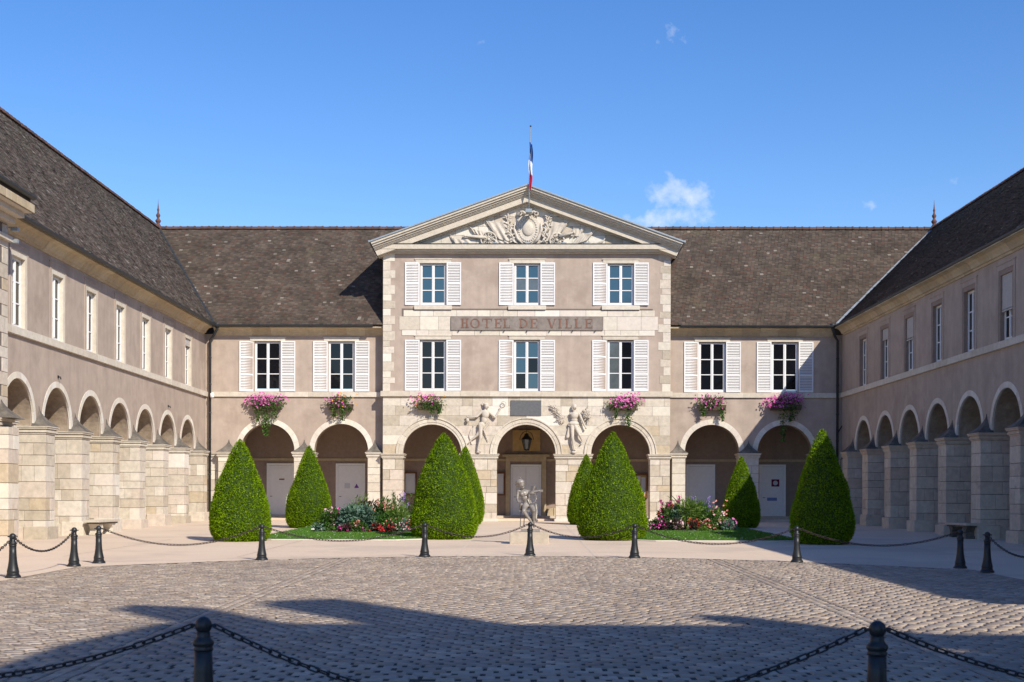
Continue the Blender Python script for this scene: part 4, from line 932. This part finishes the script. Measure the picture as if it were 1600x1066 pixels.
# ================================================================ lawns
def lawn(poly, label_name):
    xs = [p[0] for p in poly]; ys = [p[1] for p in poly]
    z = lambda y: zg(y)
    o = MB().hull([(x, y, z(y)+.006) for x, y in poly], [(x, y, z(y)+.05) for x, y in poly]).build('lawn', MAT['soil']); tag(o, kind='structure')
    def inside(x, y):
        c = np.zeros(len(x), bool); n = len(poly)
        for i in range(n):
            (xa, ya), (xb, yb) = poly[i], poly[(i+1) % n]
            cond = ((ya > y) != (yb > y)) & (x < (xb-xa)*(y-ya)/(yb-ya+1e-12)+xa); c ^= cond
        return c
    n = 52000; x = RNG.uniform(min(xs), max(xs), n); y = RNG.uniform(min(ys), max(ys), n); k = inside(x, y); x = x[k]; y = y[k]; n = len(x)
    P = np.stack([x, y, .0128*y+.045], 1); D = unit(np.stack([RNG.normal(0, .45, n), RNG.normal(0, .45, n), np.ones(n)], 1))
    tag(inst('grass', cloud_mesh('grass', leaf_quads(P, D, RNG.uniform(.03, .075, n), RNG.uniform(.010, .02, n)), MAT['grass']), o), kind='stuff')
    n = 190; x = RNG.uniform(min(xs), max(xs), n); y = min(ys) + (max(ys)-min(ys))*RNG.random(n)**1.6; k = inside(x, y); x = x[k]; y = y[k]; n = len(x)
    P = np.stack([x, y, .0128*y+.10], 1); q = []
    for s in range(3): q.append(leaf_quads(P-np.array([0, 0, .012*s]), unit(RNG.normal(0, 1, (n, 3))*np.array([1, 1, .4])), np.full(n, .026), np.full(n, .02)))
    tag(inst('daisies', cloud_mesh('daisies', np.concatenate(q), MAT['white_petal']), o), kind='stuff')
    kb = MB(); m_ = len(poly)
    cx, cy = sum(xs)/m_, sum(ys)/m_
    for i in range(m_):
        (xa, ya), (xb, yb) = poly[i], poly[(i+1) % m_]
        f = lambda x, y: (cx+(x-cx)*1.045, cy+(y-cy)*(1.035))
        oa, ob = f(xa, ya), f(xb, yb)
        kb.hull([(xa, ya, z(ya)+.004), (xb, yb, z(yb)+.004), (*ob, z(ob[1])+.004), (*oa, z(oa[1])+.004)], [(xa, ya, z(ya)+.035), (xb, yb, z(yb)+.035), (*ob, z(ob[1])+.035), (*oa, z(oa[1])+.035)])
    tag(kb.build('lawn_kerb', MAT['kerb']), kind='structure')
LAWN_L = [(-8.75, -22.9), (-8.0, -23.35), (-4.2, -23.35), (-3.4, -22.6), (-3.3, -12), (-4, -11.4), (-8.2, -11.4), (-8.75, -12.2)]
lawn(LAWN_L, 'l'); lawn([(-x, y) for x, y in LAWN_L][::-1], 'r')
jm = MB()
for Z_ in (36.6, 39.2, 41.6):
    for k in range(20): xa = -14.6+k*1.46; ya = Z_+CAMY+.02*math.sin(k*2.1); jm.add([(xa, ya, zg(ya)+.004), (xa+1.44, ya, zg(ya)+.004), (xa+1.44, ya+.022, zg(ya)+.004), (xa, ya+.022, zg(ya)+.004)], [(0, 1, 2, 3)])
for xa in (-11.4, -7.1, 6.9, 11.2):
    for k in range(7): ya = -33.5+k*1.5+.28*abs(xa)*0; jm.add([(xa, ya, zg(ya)+.004), (xa+.022, ya, zg(ya)+.004), (xa+.022, ya+1.48, zg(ya+1.48)+.004), (xa, ya+1.48, zg(ya+1.48)+.004)], [(0, 1, 2, 3)]) if ya > ZMAX(min(max(xa, -9.6), 9.5)) else None
tag(jm.build('paving_joint', MAT['joint']), kind='structure')
for x in (-1.75, 1.75):
    m = MB()
    for k in range(10): ya = -32.5+k*2.9; m.add([(x-.03, ya, zg(ya)+.004), (x+.03, ya, zg(ya)+.004), (x+.03, ya+2.88, zg(ya+2.88)+.004), (x-.03, ya+2.88, zg(ya+2.88)+.004)], [(0, 1, 2, 3)])
    tag(m.build('paving_band', MAT['band']), kind='structure')

# ================================================================ flowers
def petals(P, r, k=5):
    q = []; n = len(P); N_ = unit(RNG.normal(0, .5, (n, 3))+np.array([0, -.8, .6]))
    A = unit(np.cross(N_, np.array([.3, .2, 1.]))); B = np.cross(N_, A)
    for j in range(k):
        a = 2*np.pi*j/k; D = unit(A*np.cos(a)+B*np.sin(a)+N_*.25); q.append(leaf_quads(P, D, r*RNG.uniform(.8, 1.1, n), r*.85*np.ones(n), N_))
    return np.concatenate(q)
def bush_pts(n, rx, ry, h, power=.5, lump=5):
    c = RNG.uniform(-1, 1, (lump, 3))*np.array([.55, .55, .3])+np.array([0, 0, .55]); k = RNG.integers(0, lump, n)
    d = unit(RNG.normal(0, 1, (n, 3))); p = c[k]+d*(RNG.random(n)**power)[:, None]*np.array([.5, .5, .42])
    p[:, 2] = np.clip(p[:, 2], .02, None); return p*np.array([rx, ry, h]), d
def plant(kind, x, y, label, group, s=1.0):
    z = zg(y)+.05
    o = tag(empty(kind, (x, y, z)), label, 'flower' if kind != 'foliage_plant' else 'plant', group)
    return o
def mound(kind, x, y, rx, ry, h, leafmat, nleaf, L_, W, flower, nfl, fr, label, group, up=.3, fl_top=True):
    o = plant(kind, x, y, label, group)
    nleaf = int(nleaf*2.1); L_ *= 1.15; h *= 1.15 if h > .5 else 1.0; P, d = bush_pts(nleaf, rx*1.1, ry*1.1, h); D = unit(d*.7+RNG.normal(0, .5, P.shape)+np.array([0, 0, up]))
    tag(inst('leaves', cloud_mesh('leaves', leaf_quads(P, D, RNG.uniform(.6, 1.2, len(P))*L_, RNG.uniform(.7, 1.2, len(P))*W), MAT[leafmat]), o), kind='stuff')
    if flower:
        P, d = bush_pts(int(nfl*1.5), rx*1.2, ry*1.25, h*1.12, .10, 6)
        if fl_top: P[:, 2] = np.maximum(P[:, 2], h*.35)
        tag(inst('blossoms', cloud_mesh('blossoms', petals(P, fr), MAT[flower]), o), kind='stuff')
    st_ = MB()
    for k in range(5): a = 2*math.pi*k/5; st_.tube([(0, 0, -.05), (rx*.25*math.cos(a), ry*.25*math.sin(a), h*.35), (rx*.45*math.cos(a), ry*.45*math.sin(a), h*.75)], [.012, .009, .004], 5)
    st_.build('stems', MAT['leaf'], o); return o
def spires(kind, x, y, rx, h, n, leafmat, flower, label, group, L_=.16, W=.03, fr=.03):
    o = plant(kind, x, y, label, group); q = []; f = []; m = MB()
    for k in range(n):
        bx, by = RNG.normal(0, rx*.4, 2); hh = h*RNG.uniform(.7, 1.05); tip = np.array([bx*1.5, by*1.5, hh]); m.tube([(bx*.6, by*.6, -.03), tuple(tip)], [.01, .004], 4)
        j = 75; t = RNG.random(j); P = np.array([bx*.6, by*.6, 0])*(1-t)[:, None]+tip*t[:, None]; D = unit(RNG.normal(0, .6, (j, 3))+np.array([0, 0, .75])); q.append(leaf_quads(P, D, RNG.uniform(.6, 1.1, j)*L_, np.full(j, W)))
        if flower:
            j = 22; t = RNG.uniform(.84, 1.05, j); P = tip*t[:, None]+RNG.normal(0, .028, (j, 3)); f.append(petals(P, fr, 4))
    m.build('stems', MAT['leaf'], o)
    tag(inst('leaves', cloud_mesh('leaves', np.concatenate(q), MAT[leafmat]), o), kind='stuff')
    if flower: tag(inst('blossoms', cloud_mesh('blossoms', np.concatenate(f), MAT[flower]), o), kind='stuff')
    return o
def swords(x, y, h, n, label, group, mat='leaf_light'):
    o = plant('foliage_plant', x, y, label, group)
    for k in range(n):
        a = RNG.uniform(0, 6.28); sp = RNG.uniform(.1, .5); hh = h*RNG.uniform(.65, 1.05); m = MB(); w = RNG.uniform(.05, .09)
        pts = [(sp*t**1.7*math.cos(a)*h, sp*t**1.7*math.sin(a)*h*.7, hh*(t-.16*t**4*sp*2)) for t in (0, .2, .4, .6, .8, 1)]
        ws = [w*.5, w*.9, w, w*.85, w*.5, .004]; cs_, sn = math.cos(a+1.57), math.sin(a+1.57)
        vs = []
        for p_, ww in zip(pts, ws): vs += [(p_[0]-cs_*ww, p_[1]-sn*ww, p_[2]), (p_[0], p_[1], p_[2]-.018), (p_[0]+cs_*ww, p_[1]+sn*ww, p_[2])]
        fs = [(3*i+j, 3*i+j+1, 3*i+j+4, 3*i+j+3) for i in range(5) for j in (0, 1)]
        m.add(vs, fs, True); m.build('leaf', MAT[mat], o)
    return o
GA, GB = 'plants in the bed with the silver leaved mound', 'plants in the bed with the tall sword leaves'
def bed(cx, cy, rx, ry):
    n = 22; z = lambda y: zg(y)
    poly = [(cx+rx*math.cos(2*math.pi*k/n), cy+ry*math.sin(2*math.pi*k/n)) for k in range(n)]
    return tag(MB().hull([(x, y, z(y)+.02) for x, y in poly], [(cx+(x-cx)*.93, cy+(y-cy)*.93, z(y)+.10) for x, y in poly]).build('flower_bed', MAT['under']), kind='structure')
A = (-5.75, -16.6); bed(A[0], A[1], 1.9, 1.5); B = (6.35, -14.3); bed(B[0], B[1], 1.75, 1.4)
def a_(dx, dy): return A[0]+dx, A[1]+dy
def b_(dx, dy): return B[0]+dx, B[1]+dy
mound('foliage_plant', *a_(-.35, -.75), .62, .45, .66, 'leaf_silver', 900, .20, .075, None, 0, 0, 'mound of silvery blue green leaves in the middle of a flower bed', GA)
mound('flowering_plant', *a_(-1.35, -.5), .42, .4, .62, 'leaf', 420, .11, .055, 'pale_pink', 34, .055, 'pale pink and mauve flowered clump beside the silver mound', GA)
mound('flowering_plant', *a_(-1.15, -.35), .25, .25, .66, 'leaf', 160, .11, .05, 'magenta', 14, .055, 'magenta flowered clump behind the pale pink one beside the silver mound', GA)
mound('flowering_plant', *a_(-1.72, -.8), .24, .25, .30, 'leaf_silver', 130, .12, .05, 'white_petal', 12, .045, 'low white leaved clump at the tip of the bed with the silver mound', GA)
for dx, fl, lb in ((-.75, 'magenta', 'low magenta bedding flowers under the silver mound'), (-.35, 'salmon', 'low salmon bedding flowers under the silver mound'), (-.15, 'pink', 'low pink bedding flowers in front of the salmon ones'), (.38, 'red', 'low bright red begonias beside the salmon bedding flowers'), (.85, 'red', 'low red begonias near the broad yew, beneath the leafy red spires'), (1.68, 'red', 'red clump at the end of the bed against the broad yew')):
    mound('flowering_plant', *a_(dx, -1.28 + (.18 if fl == 'salmon' else 0) + (.3 if dx > 1.5 else 0)), .27, .2, .26 + (.12 if fl == 'salmon' else 0) + (.2 if dx > 1.5 else 0), 'leaf_dark' if fl in ('red', 'magenta') else 'leaf', 230, .09, .05, fl, 24, .045, lb, GA)
mound('flowering_plant', *a_(1.3, -1.1), .32, .25, .36, 'leaf_silver', 200, .09, .03, 'pale_pink', 40, .035, 'dusty pink low clump near the broad yew in the silver mound bed', GA)
mound('foliage_plant', *a_(-.25, .1), .45, .4, .95, 'leaf_dark', 330, .17, .06, None, 0, 0, 'dark purple leaved bush at the back of the bed behind the silver mound', GA)
mound('foliage_plant', *a_(-.35, .0), .35, .3, .98, 'leaf_light', 190, .19, .035, None, 0, 0, 'yellow green leafy plant mixed into the dark purple bush', GA)
mound('foliage_plant', *a_(.7, .25), .6, .4, .92, 'leaf', 500, .15, .05, None, 0, 0, 'tall dense green foliage behind the red flowers in the silver mound bed', GA)
mound('foliage_plant', *b_(.5, .1), .55, .4, .78, 'leaf', 450, .16, .05, None, 0, 0, 'tall dense green foliage beside the sword leaves', GB)
mound('foliage_plant', *a_(.55, -.55), .5, .45, .72, 'leaf', 620, .12, .05, None, 0, 0, 'bright green leafy mass right of the silver mound beneath red spires'.replace('right of', 'next to'), GA)
mound('foliage_plant', *a_(1.25, -.3), .5, .45, .86, 'leaf_light', 560, .17, .025, None, 0, 0, 'feathery yellow green plant at the yew end of the silver mound bed', GA)
mound('flowering_plant', *a_(1.0, -.95), .35, .3, .42, 'leaf', 330, .10, .04, 'salmon', 20, .035, 'green clump with coppery flowers before the feathery plant', GA)
spires('flowering_plant', *a_(.45, -.1), .5, 1.08, 7, 'leaf', 'salmon', 'tall leafy stems topped with red flowers behind the green mass', GA, .17, .045, .034)
spires('flowering_plant', *a_(.8, .3), .4, 1.42, 7, 'leaf', None, 'tall plain green spires at the back of the silver mound bed', GA, .13, .03)
spires('flowering_plant', *a_(1.45, .35), .4, 1.40, 8, 'leaf', None, 'tall green spires against the stone pier behind the feathery plant', GA, .13, .03)
spires('flowering_plant', *a_(1.05, .4), .4, 1.4, 4, 'leaf_silver', 'violet', 'thin wiry stems with violet flowers in the silver mound bed', GA, .06, .012, .028)
swords(*b_(-.25, -.25), 1.62, 15, 'tall clump of broad bright green sword shaped leaves', GB)
mound('foliage_plant', *b_(-.05, -.4), .55, .45, .85, 'leaf_light', 420, .24, .03, None, 0, 0, 'arching yellow green grassy plant below the sword leaves', GB)
mound('foliage_plant', *b_(-.5, -.3), .4, .4, .8, 'leaf_silver', 330, .12, .05, None, 0, 0, 'grey green leafy plant beside the sword leaves', GB)
mound('foliage_plant', *b_(-.95, -.35), .5, .4, .75, 'leaf', 420, .11, .05, 'magenta', 8, .05, 'dark green bush with a few magenta flowers in the sword leaf bed', GB)
spires('flowering_plant', *b_(-.75, .1), .35, 1.18, 8, 'leaf', 'magenta', 'tall stems topped with dark pink flowers beside the sword leaves', GB, .16, .045, .042)
spires('flowering_plant', *b_(-1.15, -.1), .3, .92, 5, 'leaf_dark', 'red', 'shorter stems with deep red flowers at the broad yew end of the sword leaf bed', GB, .14, .045, .036)
spires('flowering_plant', *b_(.45, .3), .35, 1.22, 6, 'leaf_silver', 'violet', 'wiry grey stems with violet flowers behind the sword leaves', GB, .08, .015, .03)
mound('flowering_plant', *b_(.75, -.4), .55, .45, .82, 'leaf', 520, .13, .05, 'salmon', 26, .05, 'leafy bush with coral pink flowers toward the small dark yew', GB)
mound('flowering_plant', *b_(1.05, -.55), .35, .35, .66, 'leaf_light', 260, .12, .04, 'pale_pink', 12, .05, 'light green bush with pale flowers beside the small dark yew', GB)
for dx, fl, lm, lb in ((-1.5, 'pink', 'leaf', 'low bright pink clump at the broad yew end of the sword leaf bed'), (-1.18, 'magenta', 'leaf_dark', 'low magenta clump with dark leaves in the sword leaf bed'), (-.65, 'pale_pink', 'leaf_dark', 'low dusty pink clump beneath the grey green plant'), (.05, 'red', 'leaf_dark', 'low scarlet clump beneath the sword leaves'), (.55, 'salmon', 'leaf', 'low coral clump next to the scarlet one'), (1.32, 'pink', 'leaf_silver', 'low mauve pink clump at the small dark yew end of the bed')):
    mound('flowering_plant', *b_(dx, -1.15 + abs(dx)*.18), .28, .22, .36, lm, 240, .09, .05, fl, 26, .048, lb, GB)
mound('foliage_plant', *b_(.42, -1.28), .28, .2, .2, 'leaf_light', 120, .09, .04, None, 0, 0, 'low yellow green edging clump before the scarlet flowers', GB)

# hanging flower boxes under the windows
def flower_box(x, y, z, w, fl, nfl, trail, label, extra=None):
    o = tag(empty('flower_box', (x, y, z)), label, 'flower box', 'flower boxes below the first floor windows')
    MB().hull([(-w/2+.05, -.24, 0), (w/2-.05, -.24, 0), (w/2-.05, -.01, 0), (-w/2+.05, -.01, 0)], [(-w/2, -.28, .26), (w/2, -.28, .26), (w/2, -.01, .26), (-w/2, -.01, .26)]).build('box', MAT['box_wood'], o)
    MB().tube([(-w*.3, -.02, .1), (-w*.3, .03, .1)], .02, 5).tube([(w*.3, -.02, .1), (w*.3, .03, .1)], .02, 5).build('bracket', MAT['iron'], o)
    P, d = bush_pts(900, w*.78, .34, .62, .5, 7); P[:, 1] = -np.abs(P[:, 1]+.08)-.10; P[:, 2] -= .02
    q = [leaf_quads(P, unit(d*.6+RNG.normal(0, .5, P.shape)+np.array([0, -.3, .1])), RNG.uniform(.05, .11, len(P)), RNG.uniform(.03, .06, len(P)))]
    for (tx, tl, tw, n) in trail:
        t = RNG.random(n)**.8; px = tx+RNG.normal(0, 1, n)*tw*(1-.65*t); P = np.stack([px, -.22-RNG.random(n)*.14*(1-t*.5), .22-t*tl], 1)
        q.append(leaf_quads(P, unit(RNG.normal(0, .6, (n, 3))+np.array([0, -.3, -.5])), RNG.uniform(.07, .13, n), RNG.uniform(.045, .08, n)))
    tag(inst('leaves', cloud_mesh('leaves', np.concatenate(q), MAT['leaf']), o), kind='stuff')
    for f_, k in ((fl, nfl),) + ((extra,) if extra else ()):
        P, d = bush_pts(k, w*.82, .36, .68, .10, 7); P[:, 1] = -np.abs(P[:, 1]+.10)-.10; P[:, 2] += .08
        tag(inst('blossoms', cloud_mesh('blossoms', petals(P, .052), MAT[f_]), o), kind='stuff')
flower_box(-12.66, -.06, 5.38, 1.45, 'pink', 330, [(.0, 1.45, .20, 420), (-.42, .75, .12, 130), (.42, .7, .10, 90)], 'very full pink flower box with a long green trail, nearest the sunlit wing')
flower_box(-9.05, -.06, 5.40, 1.25, 'pink', 55, [(-.3, .55, .12, 120), (.1, .75, .10, 140), (.45, .3, .1, 50)], 'sparse flower box with pink and orange flowers and short green trails', ('orange', 26))
flower_box(-4.66, PY-.06, 5.36, 1.2, 'pink', 70, [(.1, .35, .15, 80), (.45, .4, .10, 80)], 'small pink and orange flower box on the stone wall near the youth relief', ('orange', 22))
flower_box(4.66, PY-.06, 5.36, 1.35, 'pink', 190, [(.25, 1.0, .11, 190), (-.35, .55, .08, 80)], 'pink flower box with one thin green trail near the relief of the woman')
flower_box(9.06, -.06, 5.40, 1.3, 'pink', 80, [(-.45, .45, .12, 110), (.45, .7, .10, 130)], 'pink flower box with green tufts trailing from both ends')
flower_box(12.6, -.06, 5.42, 1.55, 'pink', 300, [(-.15, 1.7, .13, 260), (.25, .75, .2, 190)], 'very full pink flower box half in shade beside the shaded wing', ('magenta', 30))

# ================================================================ statue
sx, sy = .10, -25.2; sz = zg(sy)
stt = tag(empty('statue', (sx, sy, sz)), 'bronze statue of a seated musician leaning back on a stool, on a low stone plinth', 'statue')
block(stt, 'stone', -.60, .60, -.45, .45, -.05, .36, 'plinth')
MB().box(-.26, .32, -.30, .30, .36, .43).build('base', MAT['bronze'], stt)
u = lambda x, y, d=0.0: ((x-400)/420, -d, (820-y)/420+.43-.06)
stool = MB()
for x, y_ in ((285, .16), (330, -.18), (425, .16), (430, -.18)): stool.tube([u(x, 760, y_), u(x+8, 566, y_*.8)], .016, 6)
stool.box(-.30, .09, -.19, .19, .975, 1.01); stool.tube([u(290, 640, .15), u(425, 640, .15)], .011, 5).tube([u(332, 640, -.17), u(428, 640, -.17)], .011, 5)
stool.build('stool', MAT['bronze'], stt)
S = [('e', u(300, 222, .06), (.092, .10, .125)), ('e', u(280, 192, .04), (.145, .135, .095)), ('e', u(258, 225, -.02), (.10, .10, .08)), ('c', u(310, 238, .15), u(314, 246, .15), .018, .014), ('e', u(318, 262, .09), (.045, .05, .035)),
     ('c', u(305, 265, .03), u(316, 298, .0), .048, .055), ('c', u(262, 305, 0), u(375, 312, 0), .062, .058), ('e', u(322, 340, .03), (.145, .095, .115)), ('e', u(345, 395, .02), (.115, .085, .12)), ('e', u(375, 450, .0), (.13, .10, .12)), ('e', u(392, 490, -.01), (.155, .12, .085)),
     ('e', u(300, 345, .10), (.045, .04, .045)), ('e', u(348, 348, .10), (.045, .04, .045)),
     ('c', u(258, 308, .0), u(245, 395, .04), .055, .044), ('c', u(245, 395, .04), u(250, 435, .16), .042, .032), ('e', u(258, 438, .20), (.035, .05, .03)),
     ('c', u(262, 436, .23), u(282, 420, .27), .013, .010), ('c', u(264, 442, .24), u(288, 432, .28), .013, .010), ('c', u(262, 450, .24), u(286, 445, .28), .013, .009), ('c', u(256, 430, .22), u(268, 410, .25), .013, .010),
     ('c', u(378, 315, .0), u(425, 345, .10), .052, .042), ('c', u(425, 345, .10), u(455, 275, .16), .040, .030), ('e', u(462, 255, .17), (.035, .03, .045)), ('c', u(465, 245, .18), u(485, 250, .22), .012, .010), ('c', u(460, 240, .18), u(478, 236, .22), .012, .010), ('c', u(470, 262, .18), u(492, 266, .21), .012, .010),
     ('c', u(350, 490, .05), u(328, 560, .30), .095, .065), ('c', u(328, 560, .30), u(420, 690, .22), .060, .036), ('c', u(425, 700, .22), u(440, 715, .30), .034, .026), ('c', u(425, 705, .16), u(428, 712, .20), .03, .03),
     ('c', u(425, 490, .05), u(455, 560, .26), .095, .065), ('c', u(455, 560, .26), u(455, 720, .12), .060, .038), ('c', u(455, 742, .10), u(462, 765, .24), .038, .026),
     ('c', u(300, 480, -.05), u(290, 540, -.08), .07, .05), ('c', u(340, 290, -.05), u(395, 300, -.04), .03, .03)]
blobs('figure', S, .0095, MAT['bronze'], stt, smooth=2)
MB().ball(u(286, 140, .02), .028, 8, 6).tube([u(286, 165, .02), u(286, 145, .02)], .014, 6).build('cap_tassel', MAT['bronze'], stt)
lu = MB(); c = Vector(u(448, 390, .16))
lu.tube([(c.x+.115*math.cos(t)*.85-.03*math.sin(t*.5), c.y, c.z+.17*math.sin(t)) for t in [2*math.pi*k/20 for k in range(21)]], .016, 6)
lu.tube([u(410, 320, .17), u(470, 310, .18), u(520, 302, .18), u(548, 298, .18)], [.05, .035, .022, .018], 8); lu.box(u(548, 0)[0]-.03, u(548, 0)[0]+.06, -.20, -.16, u(0, 312)[2], u(0, 286)[2])
lu.ball(u(430, 325, .17), 1, 10, 8, (.10, .05, .065)); lu.build('lute', MAT['bronze'], stt)
dr = MB(); dr.tube([u(480, 470, .02), u(490, 560, .0), u(485, 650, .05), u(495, 690, .1)], [.04, .05, .035, .045], 8); dr.build('drapery', MAT['bronze'], stt)

# ================================================================ bollards and chains
BH = .85
BP = dict(base=MB().lathe([(.155, -.03), (.155, .03), (.14, .045), (.128, .06)], 20).mesh('base', MAT['iron']),
          shaft=MB().lathe([(.128, .058), (.120, .075), (.118, .11), (.124, .12), (.118, .135), (.098, .22), (.082, .32), (.073, .45), (.069, .60)], 20).mesh('shaft', MAT['iron']),
          collar=MB().lathe([(.069, .598), (.076, .605), (.076, .62), (.068, .628), (.078, .64), (.084, .655), (.078, .675), (.060, .69), (.052, .71), (.054, .735), (.04, .742)], 20).mesh('collar', MAT['iron']),
          ball=MB().ball((0, 0, .785), .066, 20, 14).mesh('ball', MAT['iron']))
def bollard(X, Z, label, group):
    y = Z+CAMY
    o = tag(empty('bollard', (X, y, zg(y))), label, 'bollard', group)
    for k, me in BP.items(): inst(k, me, o, scale=(.94, .94, 1))
    MB().tube([(-.095, 0, .785), (.095, 0, .785)], .012, 6).build('chain_eye', MAT['iron'], o)
    o.rotation_euler = (random.gauss(0, .008), random.gauss(0, .008), 0)
    return Vector((X, y, zg(y)+.785))
GF, GN = 'bollards along the far edge of the cobbles', 'bollards on the shaded cobbles'
FAR = [(-9.8, 26.2), (-9.82, 29.8), (-9.65, 31.0), (-6.25, 32.5), (-2.52, 34.2), (.1, 34.9), (2.68, 34.0), (6.36, 32.35), (9.5, 30.2), (9.62, 28.8)]
FLAB = ['black bollard joined by chains on both sides, beside the sunlit wing', 'black bollard paired with a chained twin across a narrow gap, by the sunlit wing', 'black bollard starting the long terrace chain near the sunlit stone bench',
        'black bollard standing before the corner yew in full sun', 'black bollard before the broad yew near the silver leaved bed', 'black bollard directly before the musician statue plinth', 'black bollard before the broad yew near the sword leaved bed',
        'black bollard before the yew with only its tip sunlit', 'black bollard ending the long terrace chain near the shaded stone bench', 'black bollard in the shade of the wing with a dark chain leading to the street']
fb = [bollard(x, z, l, GF) for (x, z), l in zip(FAR, FLAB)]
nb_ = [bollard(x, z, l, GN) for x, z, l in ((-2.36, 10.05, 'large black ball topped bollard on the shaded cobbles, on the sunlit wing side'), (2.53, 9.95, 'large black ball topped bollard on the shaded cobbles, on the shaded wing side'))]
lk = MB(); n = 14; sl = .026; rl_ = .020
lk.tube([(sl*(1 if math.cos(t) > 0 else -1)*(1 if abs(math.cos(t)) > 1e-3 else 0)+rl_*math.cos(t), 0, rl_*math.sin(t)) for t in [2*math.pi*k/n+.01 for k in range(n+1)]], .0075, 6, caps=False)
def link_mesh(mat): return lk.mesh('link', MAT[mat])
LINK_N = link_mesh('iron')
def chain(p0, p1, sag, label, group, single, mat='rust'):
    o = tag(empty('chain', (0, 0, 0)), label, 'chain', group)
    N_ = 60; pts = [p0.lerp(p1, k/N_)+Vector((0, 0, -sag*4*(k/N_)*(1-k/N_))) for k in range(N_+1)]
    ln = [0]
    for a, b in zip(pts[:-1], pts[1:]): ln.append(ln[-1]+(b-a).length)
    o.location = p0
    step = .0755; n = int(ln[-1]/step); j = 0; m = MB()
    for k in range(n):
        s = (k+.5)/n*ln[-1]
        while ln[j+1] < s: j += 1
        c = pts[j].lerp(pts[j+1], (s-ln[j])/(ln[j+1]-ln[j])); d = (pts[j+1]-pts[j]).normalized()
        qn = d.to_track_quat('X', 'Z') @ Matrix.Rotation(R(45 if k % 2 else -45)+random.gauss(0, .12), 3, 'X').to_quaternion()
        if single: l = inst('link', LINK_N, o, c-p0); l.rotation_mode = 'QUATERNION'; l.rotation_quaternion = qn
        else:
            M_ = qn.to_matrix(); b = len(m.v); m.v += [tuple(M_ @ Vector(v)+c-p0) for v in lk.v]; m.f += [tuple(i+b for i in f) for f in lk.f]; m.sm += lk.sm
    if not single: tag(m.build('links', MAT[mat], o), kind='stuff')
GC = 'chains along the far edge of the cobbles'
LC = 'rust brown chain sagging between bollards along the front edge of the terrace'
for a, b, s, l in ((2, 3, .40, 'rust brown chain ending at the bollard before the sunlit corner yew, by the sunlit bench'), (3, 4, .36, 'rust brown chain sagging before the lawn with the silver leaved bed'), (4, 5, .30, 'rust brown chain by the statue, on the side of the silver leaved bed'),
                   (5, 6, .30, 'rust brown chain by the statue, on the side of the sword leaved bed'), (6, 7, .40, 'rust brown chain sagging before the lawn with the sword leaved bed'), (7, 8, .34, 'rust brown chain before the tip-lit yew, running toward the shaded bench')): chain(fb[a]+Vector((.07, 0, 0)), fb[b]-Vector((.07, 0, 0)), s, l, GC, False)
chain(fb[0], fb[1], .36, 'dark chain between the two bollards at the side of the court by the sunlit wing', GC, False, 'iron')
chain(Vector((-9.8, 22.6+CAMY, zg(22.6+CAMY)+.785)), fb[0], .36, 'dark chain running toward the street from the bollard by the sunlit wing', GC, False, 'iron')
chain(fb[9], Vector((9.75, 25.0+CAMY, zg(25+CAMY)+.785)), .36, 'dark chain running toward the street from the bollard by the shaded wing', GC, False, 'iron')
GNC = 'chains between the bollards on the shaded cobbles'
chain(nb_[0]+Vector((.08, 0, 0)), nb_[1]-Vector((.08, 0, 0)), .60, 'dark chain hanging low between the two bollards on the shaded cobbles', GNC, True)
chain(Vector((-6.6, 10.1+CAMY, nb_[0].z+.0)), nb_[0]-Vector((.08, 0, 0)), .42, 'dark chain leading from the shaded bollard toward the sunlit wing side', GNC, True)
chain(nb_[1]+Vector((.08, 0, 0)), Vector((6.8, 10.0+CAMY, nb_[1].z)), .46, 'dark chain leading from the shaded bollard toward the shaded wing side', GNC, True)
bollard(-6.68, 10.1, 'black bollard on the cobbles where the chain toward the sunlit wing ends', GN); bollard(6.88, 10.0, 'black bollard on the cobbles where the chain toward the shaded wing ends', GN)
bollard(-9.8, 22.6, 'black bollard on the terrace edge by the end block of the sunlit wing', GF); bollard(9.75, 25.0, 'black bollard on the terrace edge by the end block of the shaded wing', GF)

# ================================================================ stone benches
def bench(x, y, rz, label, mat):
    o = tag(empty('stone_bench', (x, y, zg(y)), rz), label, 'bench', 'stone benches against the wings')
    block(o, mat, -1.2, 1.2, -.26, .26, .43, .52, 'seat')
    MB().box(-1.12, 1.12, -.20, .20, .38, .43).build('seat_moulding', MAT['dark_stone'], o)
    for s in (-.75, .75):
        m = MB(); secs = [(.20, .0), (.20, .06), (.12, .10), (.11, .22), (.20, .34), (.24, .385)]
        for (w0, z0), (w1, z1) in zip(secs[:-1], secs[1:]): m.hull([(s-w0, -.17, z0), (s+w0, -.17, z0), (s+w0, .17, z0), (s-w0, .17, z0)], [(s-w1, -.17, z1), (s+w1, -.17, z1), (s+w1, .17, z1), (s-w1, .17, z1)])
        m.build('leg', MAT['pale' if mat == 'stone' else 'dark_stone'], o)
bench(-14.88, -19.0, R(90), 'low stone bench on two flared feet against the sunlit arcade', 'stone')
bench(15.05, -19.6, R(-90), 'low weathered stone bench on two flared feet against the shaded arcade', 'grey_stone')
